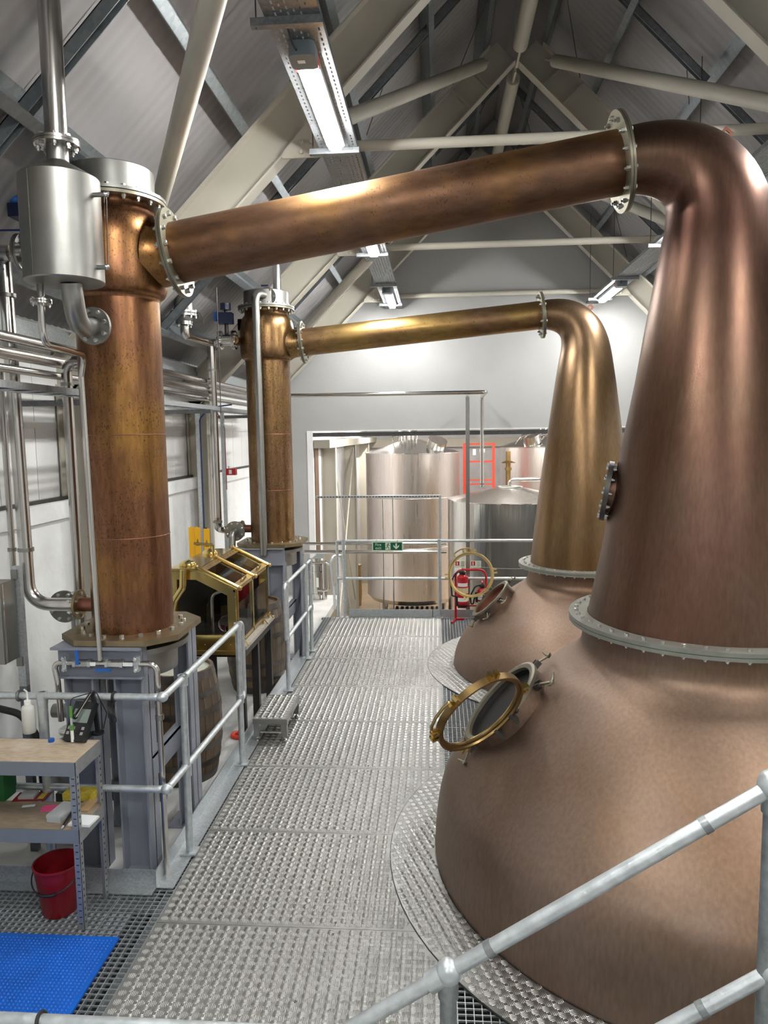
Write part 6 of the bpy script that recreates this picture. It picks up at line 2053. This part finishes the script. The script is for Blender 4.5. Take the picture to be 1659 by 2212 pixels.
# odds and ends on the tank room floor
t = thing('timber_drum', 'pale wooden drum on the tank room floor left of the tall tank', 'drum', (-1.9, 17.6, TZ))
q0 = onY(766, 1222, 17.6)
MB().lathe([(0.001, TZ), (0.15, TZ), (0.17, TZ + 0.3), (0.15, q0.z)], Matrix.Translation((q0.x, 17.6, 0)), 20).build('drum_body', 'timber_pale', t)
MB().lathe([(0.001, q0.z), (0.17, q0.z), (0.17, q0.z + 0.03), (0.001, q0.z + 0.03)], Matrix.Translation((q0.x, 17.6, 0)), 20).build('drum_lid', 'timber_pale', t)
q = onZ(740, 1290, TZ)
t = thing('pallet', 'dark wooden pallet with a black bin on the tank room floor', 'pallet', (q.x - 0.2, q.y + 0.4, TZ))
for k in range(5):
    MB().box(q.x - 0.55 + 0.16 * k, q.x - 0.43 + 0.16 * k, q.y, q.y + 0.7, TZ + 0.10, TZ + 0.12).build('deck_board', 'timber_pale', t, 0)
for k in range(3):
    MB().box(q.x - 0.55, q.x + 0.2, q.y + 0.3 * k, q.y + 0.3 * k + 0.09, TZ, TZ + 0.10).build('bearer', 'oak_dark', t, 0)
t = thing('black_bin', 'black plastic bin standing on the pallet', 'bin', (q.x - 0.2, q.y + 0.35, TZ + 0.12))
MB().lathe([(0.001, TZ + 0.121), (0.2, TZ + 0.121), (0.24, TZ + 0.50), (0.22, TZ + 0.50), (0.19, TZ + 0.15)], Matrix.Translation((q.x - 0.22, q.y + 0.35, 0)), 24).build('body', 'plastic_black', t)
for k, (x, y) in enumerate(((TXL + 0.38, 20.4), (TXL + 0.46, 20.6))):
    pipe(['black hose hanging on the rear column of the tank room', 'second black hose hanging beside the rear column'][k], [(x, y, 1.6), (x + 0.04, y, 0.6), (x - 0.05, y, 0.1), (x + 0.1, y, -0.4), (x + 0.02, y, TZ + 0.05)], 0.04, 0.2, 'rubber_black', name='hose', cat='hose', n=10)
t = thing('dark_pump', 'dark red pump unit by the rear wall of the tank room', 'pump', (-1.45, 19.9, TZ))
MB().box(-1.6, -1.3, 19.7, 20.2, TZ, TZ + 0.95).build('cabinet', 'copper_dark', t, 0)
MB().cyl((-1.45, 19.9, TZ + 0.95), (-1.45, 19.9, TZ + 1.25), 0.12, 14).build('motor', 'copper_dark', t)


# tank room lamps (hidden above the lintel line)
def tank_lamp(x, y, lb):
    t = thing('tank_room_batten', lb, 'light', (x, y, 3.25), 'tank room batten lights')
    MB().box(x - 0.05, x + 0.05, y - 0.75, y + 0.75, 3.26, 3.30).build('lamp_body', 'plastic_lightgrey', t, 0)
    MB().box(x - 0.04, x + 0.04, y - 0.72, y + 0.72, 3.235, 3.26).build('diffuser', 'led_tank', t, 0)


for (x, y, lb) in ((-0.5, 13.7, 'unseen tank room batten set to light the tall tank'), (1.4, 13.9, 'tank room batten above the lower tank'), (3.0, 15.6, 'tank room batten in front of the copper sheen tank'), (-1.3, 19.0, 'tank room batten by the rear left column'), (4.9, 17.0, 'tank room batten on the right side')):  # all unseen; the first is placed so it lights the tall tank's front
    tank_lamp(x, y, lb)

# ================================================================ LIGHTS ON CABLE TRAYS
def tray_mesh():
    b = MB()
    w, L, st = 0.275, 16.5, 0.05
    # perforated base: slots by leaving faces out
    xs = [0.0]
    ncol = 8
    cw = (w - 0.02) / ncol
    for k in range(ncol):
        xs += [0.01 + k * cw + cw * 0.36, 0.01 + k * cw + cw * 0.64]
    xs.append(w)
    ny = int(L / st)
    ys = []
    for k in range(ny):
        ys += [k * st, k * st + 0.021]
    ys.append(ny * st)
    vs = [V((x - w / 2, y, 0)) for x in xs for y in ys]
    nyv = len(ys)
    fs = []
    for i in range(len(xs) - 1):
        for j in range(nyv - 1):
            slotcol = i % 2 == 1
            if slotcol and (j % 2 == ((i // 2) % 2)) and (i // 2 + j // 8) % 7 != 3:
                continue
            fs.append((i * nyv + j, (i + 1) * nyv + j, (i + 1) * nyv + j + 1, i * nyv + j + 1))
    b.add(vs, fs)
    b.box(-w / 2 - 0.001, -w / 2 + 0.0015, 0, L, 0, 0.035).box(w / 2 - 0.0015, w / 2 + 0.001, 0, L, 0, 0.035)
    return b.mesh('tray_base', 'galv_dark', 0)


_tm = tray_mesh()


def batten_parts(parent, y0, y1, x, z):
    ym = (y0 + y1) / 2
    L = y1 - y0

    def pod(a, e, w, zt, zb, material, name, rnd=0.03):
        b = MB()
        pts = []
        for (cxx, cyy, a0) in ((x + w / 2 - rnd, e - rnd, 0), (x - w / 2 + rnd, e - rnd, 90), (x - w / 2 + rnd, a + rnd, 180), (x + w / 2 - rnd, a + rnd, 270)):
            for q in range(5):
                an = math.radians(a0 + q * 22.5)
                pts.append((cxx + rnd * math.cos(an), cyy + rnd * math.sin(an)))
        b.prism(pts, 'z', zb, zt)
        return b.build(name, material, parent, 40)

    body = pod(y0 + 0.14, y1, 0.125, z, z - 0.035, 'plastic_lightgrey', 'lamp_body')
    pod(y0, y0 + 0.16, 0.14, z, z - 0.075, 'plastic_grey', 'driver_housing')
    pod(y0 + 0.13, y0 + 0.235, 0.135, z - 0.002, z - 0.055, 'plastic_redband', 'end_band', 0.025)
    pod(y0 + 0.20, y1 - 0.03, 0.088, z - 0.034, z - 0.066, 'led', 'diffuser', 0.03)
    MB().box(x - 0.03, x + 0.01, y0 + 0.06, y0 + 0.09, z - 0.0765, z - 0.0745).build('rating_label', 'label_white', parent)


def lamp(y0, x, z, label):
    t = thing('led_batten', label, 'light', (x, y0 + 0.65, z), 'LED batten lights under the cable trays')
    batten_parts(t, y0, y0 + 1.36, x, z)
    MB().sweep(fillet([(x - 0.02, y0 + 0.02, z - 0.05), (x - 0.03, y0 - 0.05, z - 0.05), (x - 0.05, y0 - 0.10, z + 0.02), (x - 0.05, y0 - 0.13, z + 0.05)], 0.03, 4), 0.006, 8).build('flex', 'cable_black', t)
    return t


for (tx, nm) in ((-0.70, 'left'), (2.535, 'right')):
    t = thing('cable_tray', 'perforated galvanised cable tray hanging on the %s of the ridge' % nm, 'cable tray', (tx, 4, 4.75), 'perforated cable trays')
    link('tray_base', _tm, t, Matrix.Translation((tx, -3.95, 4.75)))
    for k, yy in enumerate((-2.6, -1.2, 0.3, 2.0, 3.80, 5.48, 7.06, 8.56, 10.29, 11.82)):
        MB().box(tx - 0.21, tx + 0.15, yy, yy + 0.04, 4.71, 4.713).box(tx - 0.21, tx + 0.15, yy, yy + 0.003, 4.713, 4.749).box(tx - 0.21, tx + 0.15, yy + 0.037, yy + 0.04, 4.713, 4.749).build('hanger_strut', 'galv_dark', t, 0)
        for s in (-0.185,):
            x = tx + s
            top = (zl(x) if x < XRIDGE else zrr(x)) - 0.25
            MB().cyl((x, yy + 0.02, 4.705), (x, yy + 0.02, top), 0.004, 6).build('hanger_rod', 'iron_dark', t)
lab = {4.02: 'nearest', 7.15: 'middle', 10.55: 'farthest'}
for yy in (-2.3, 0.9, 4.02, 7.15, 10.55):
    for (tx, nm) in ((-0.70, 'left'), (2.535, 'right')):
        if yy in lab:
            lb = '%s lit LED batten under the %s cable tray' % (lab[yy], nm)
        else:
            lb = 'LED batten under the %s tray %s' % (nm, 'beside the viewer' if yy > 0 else 'well behind the viewer')
        lamp(yy, tx + 0.0, 4.748, lb)
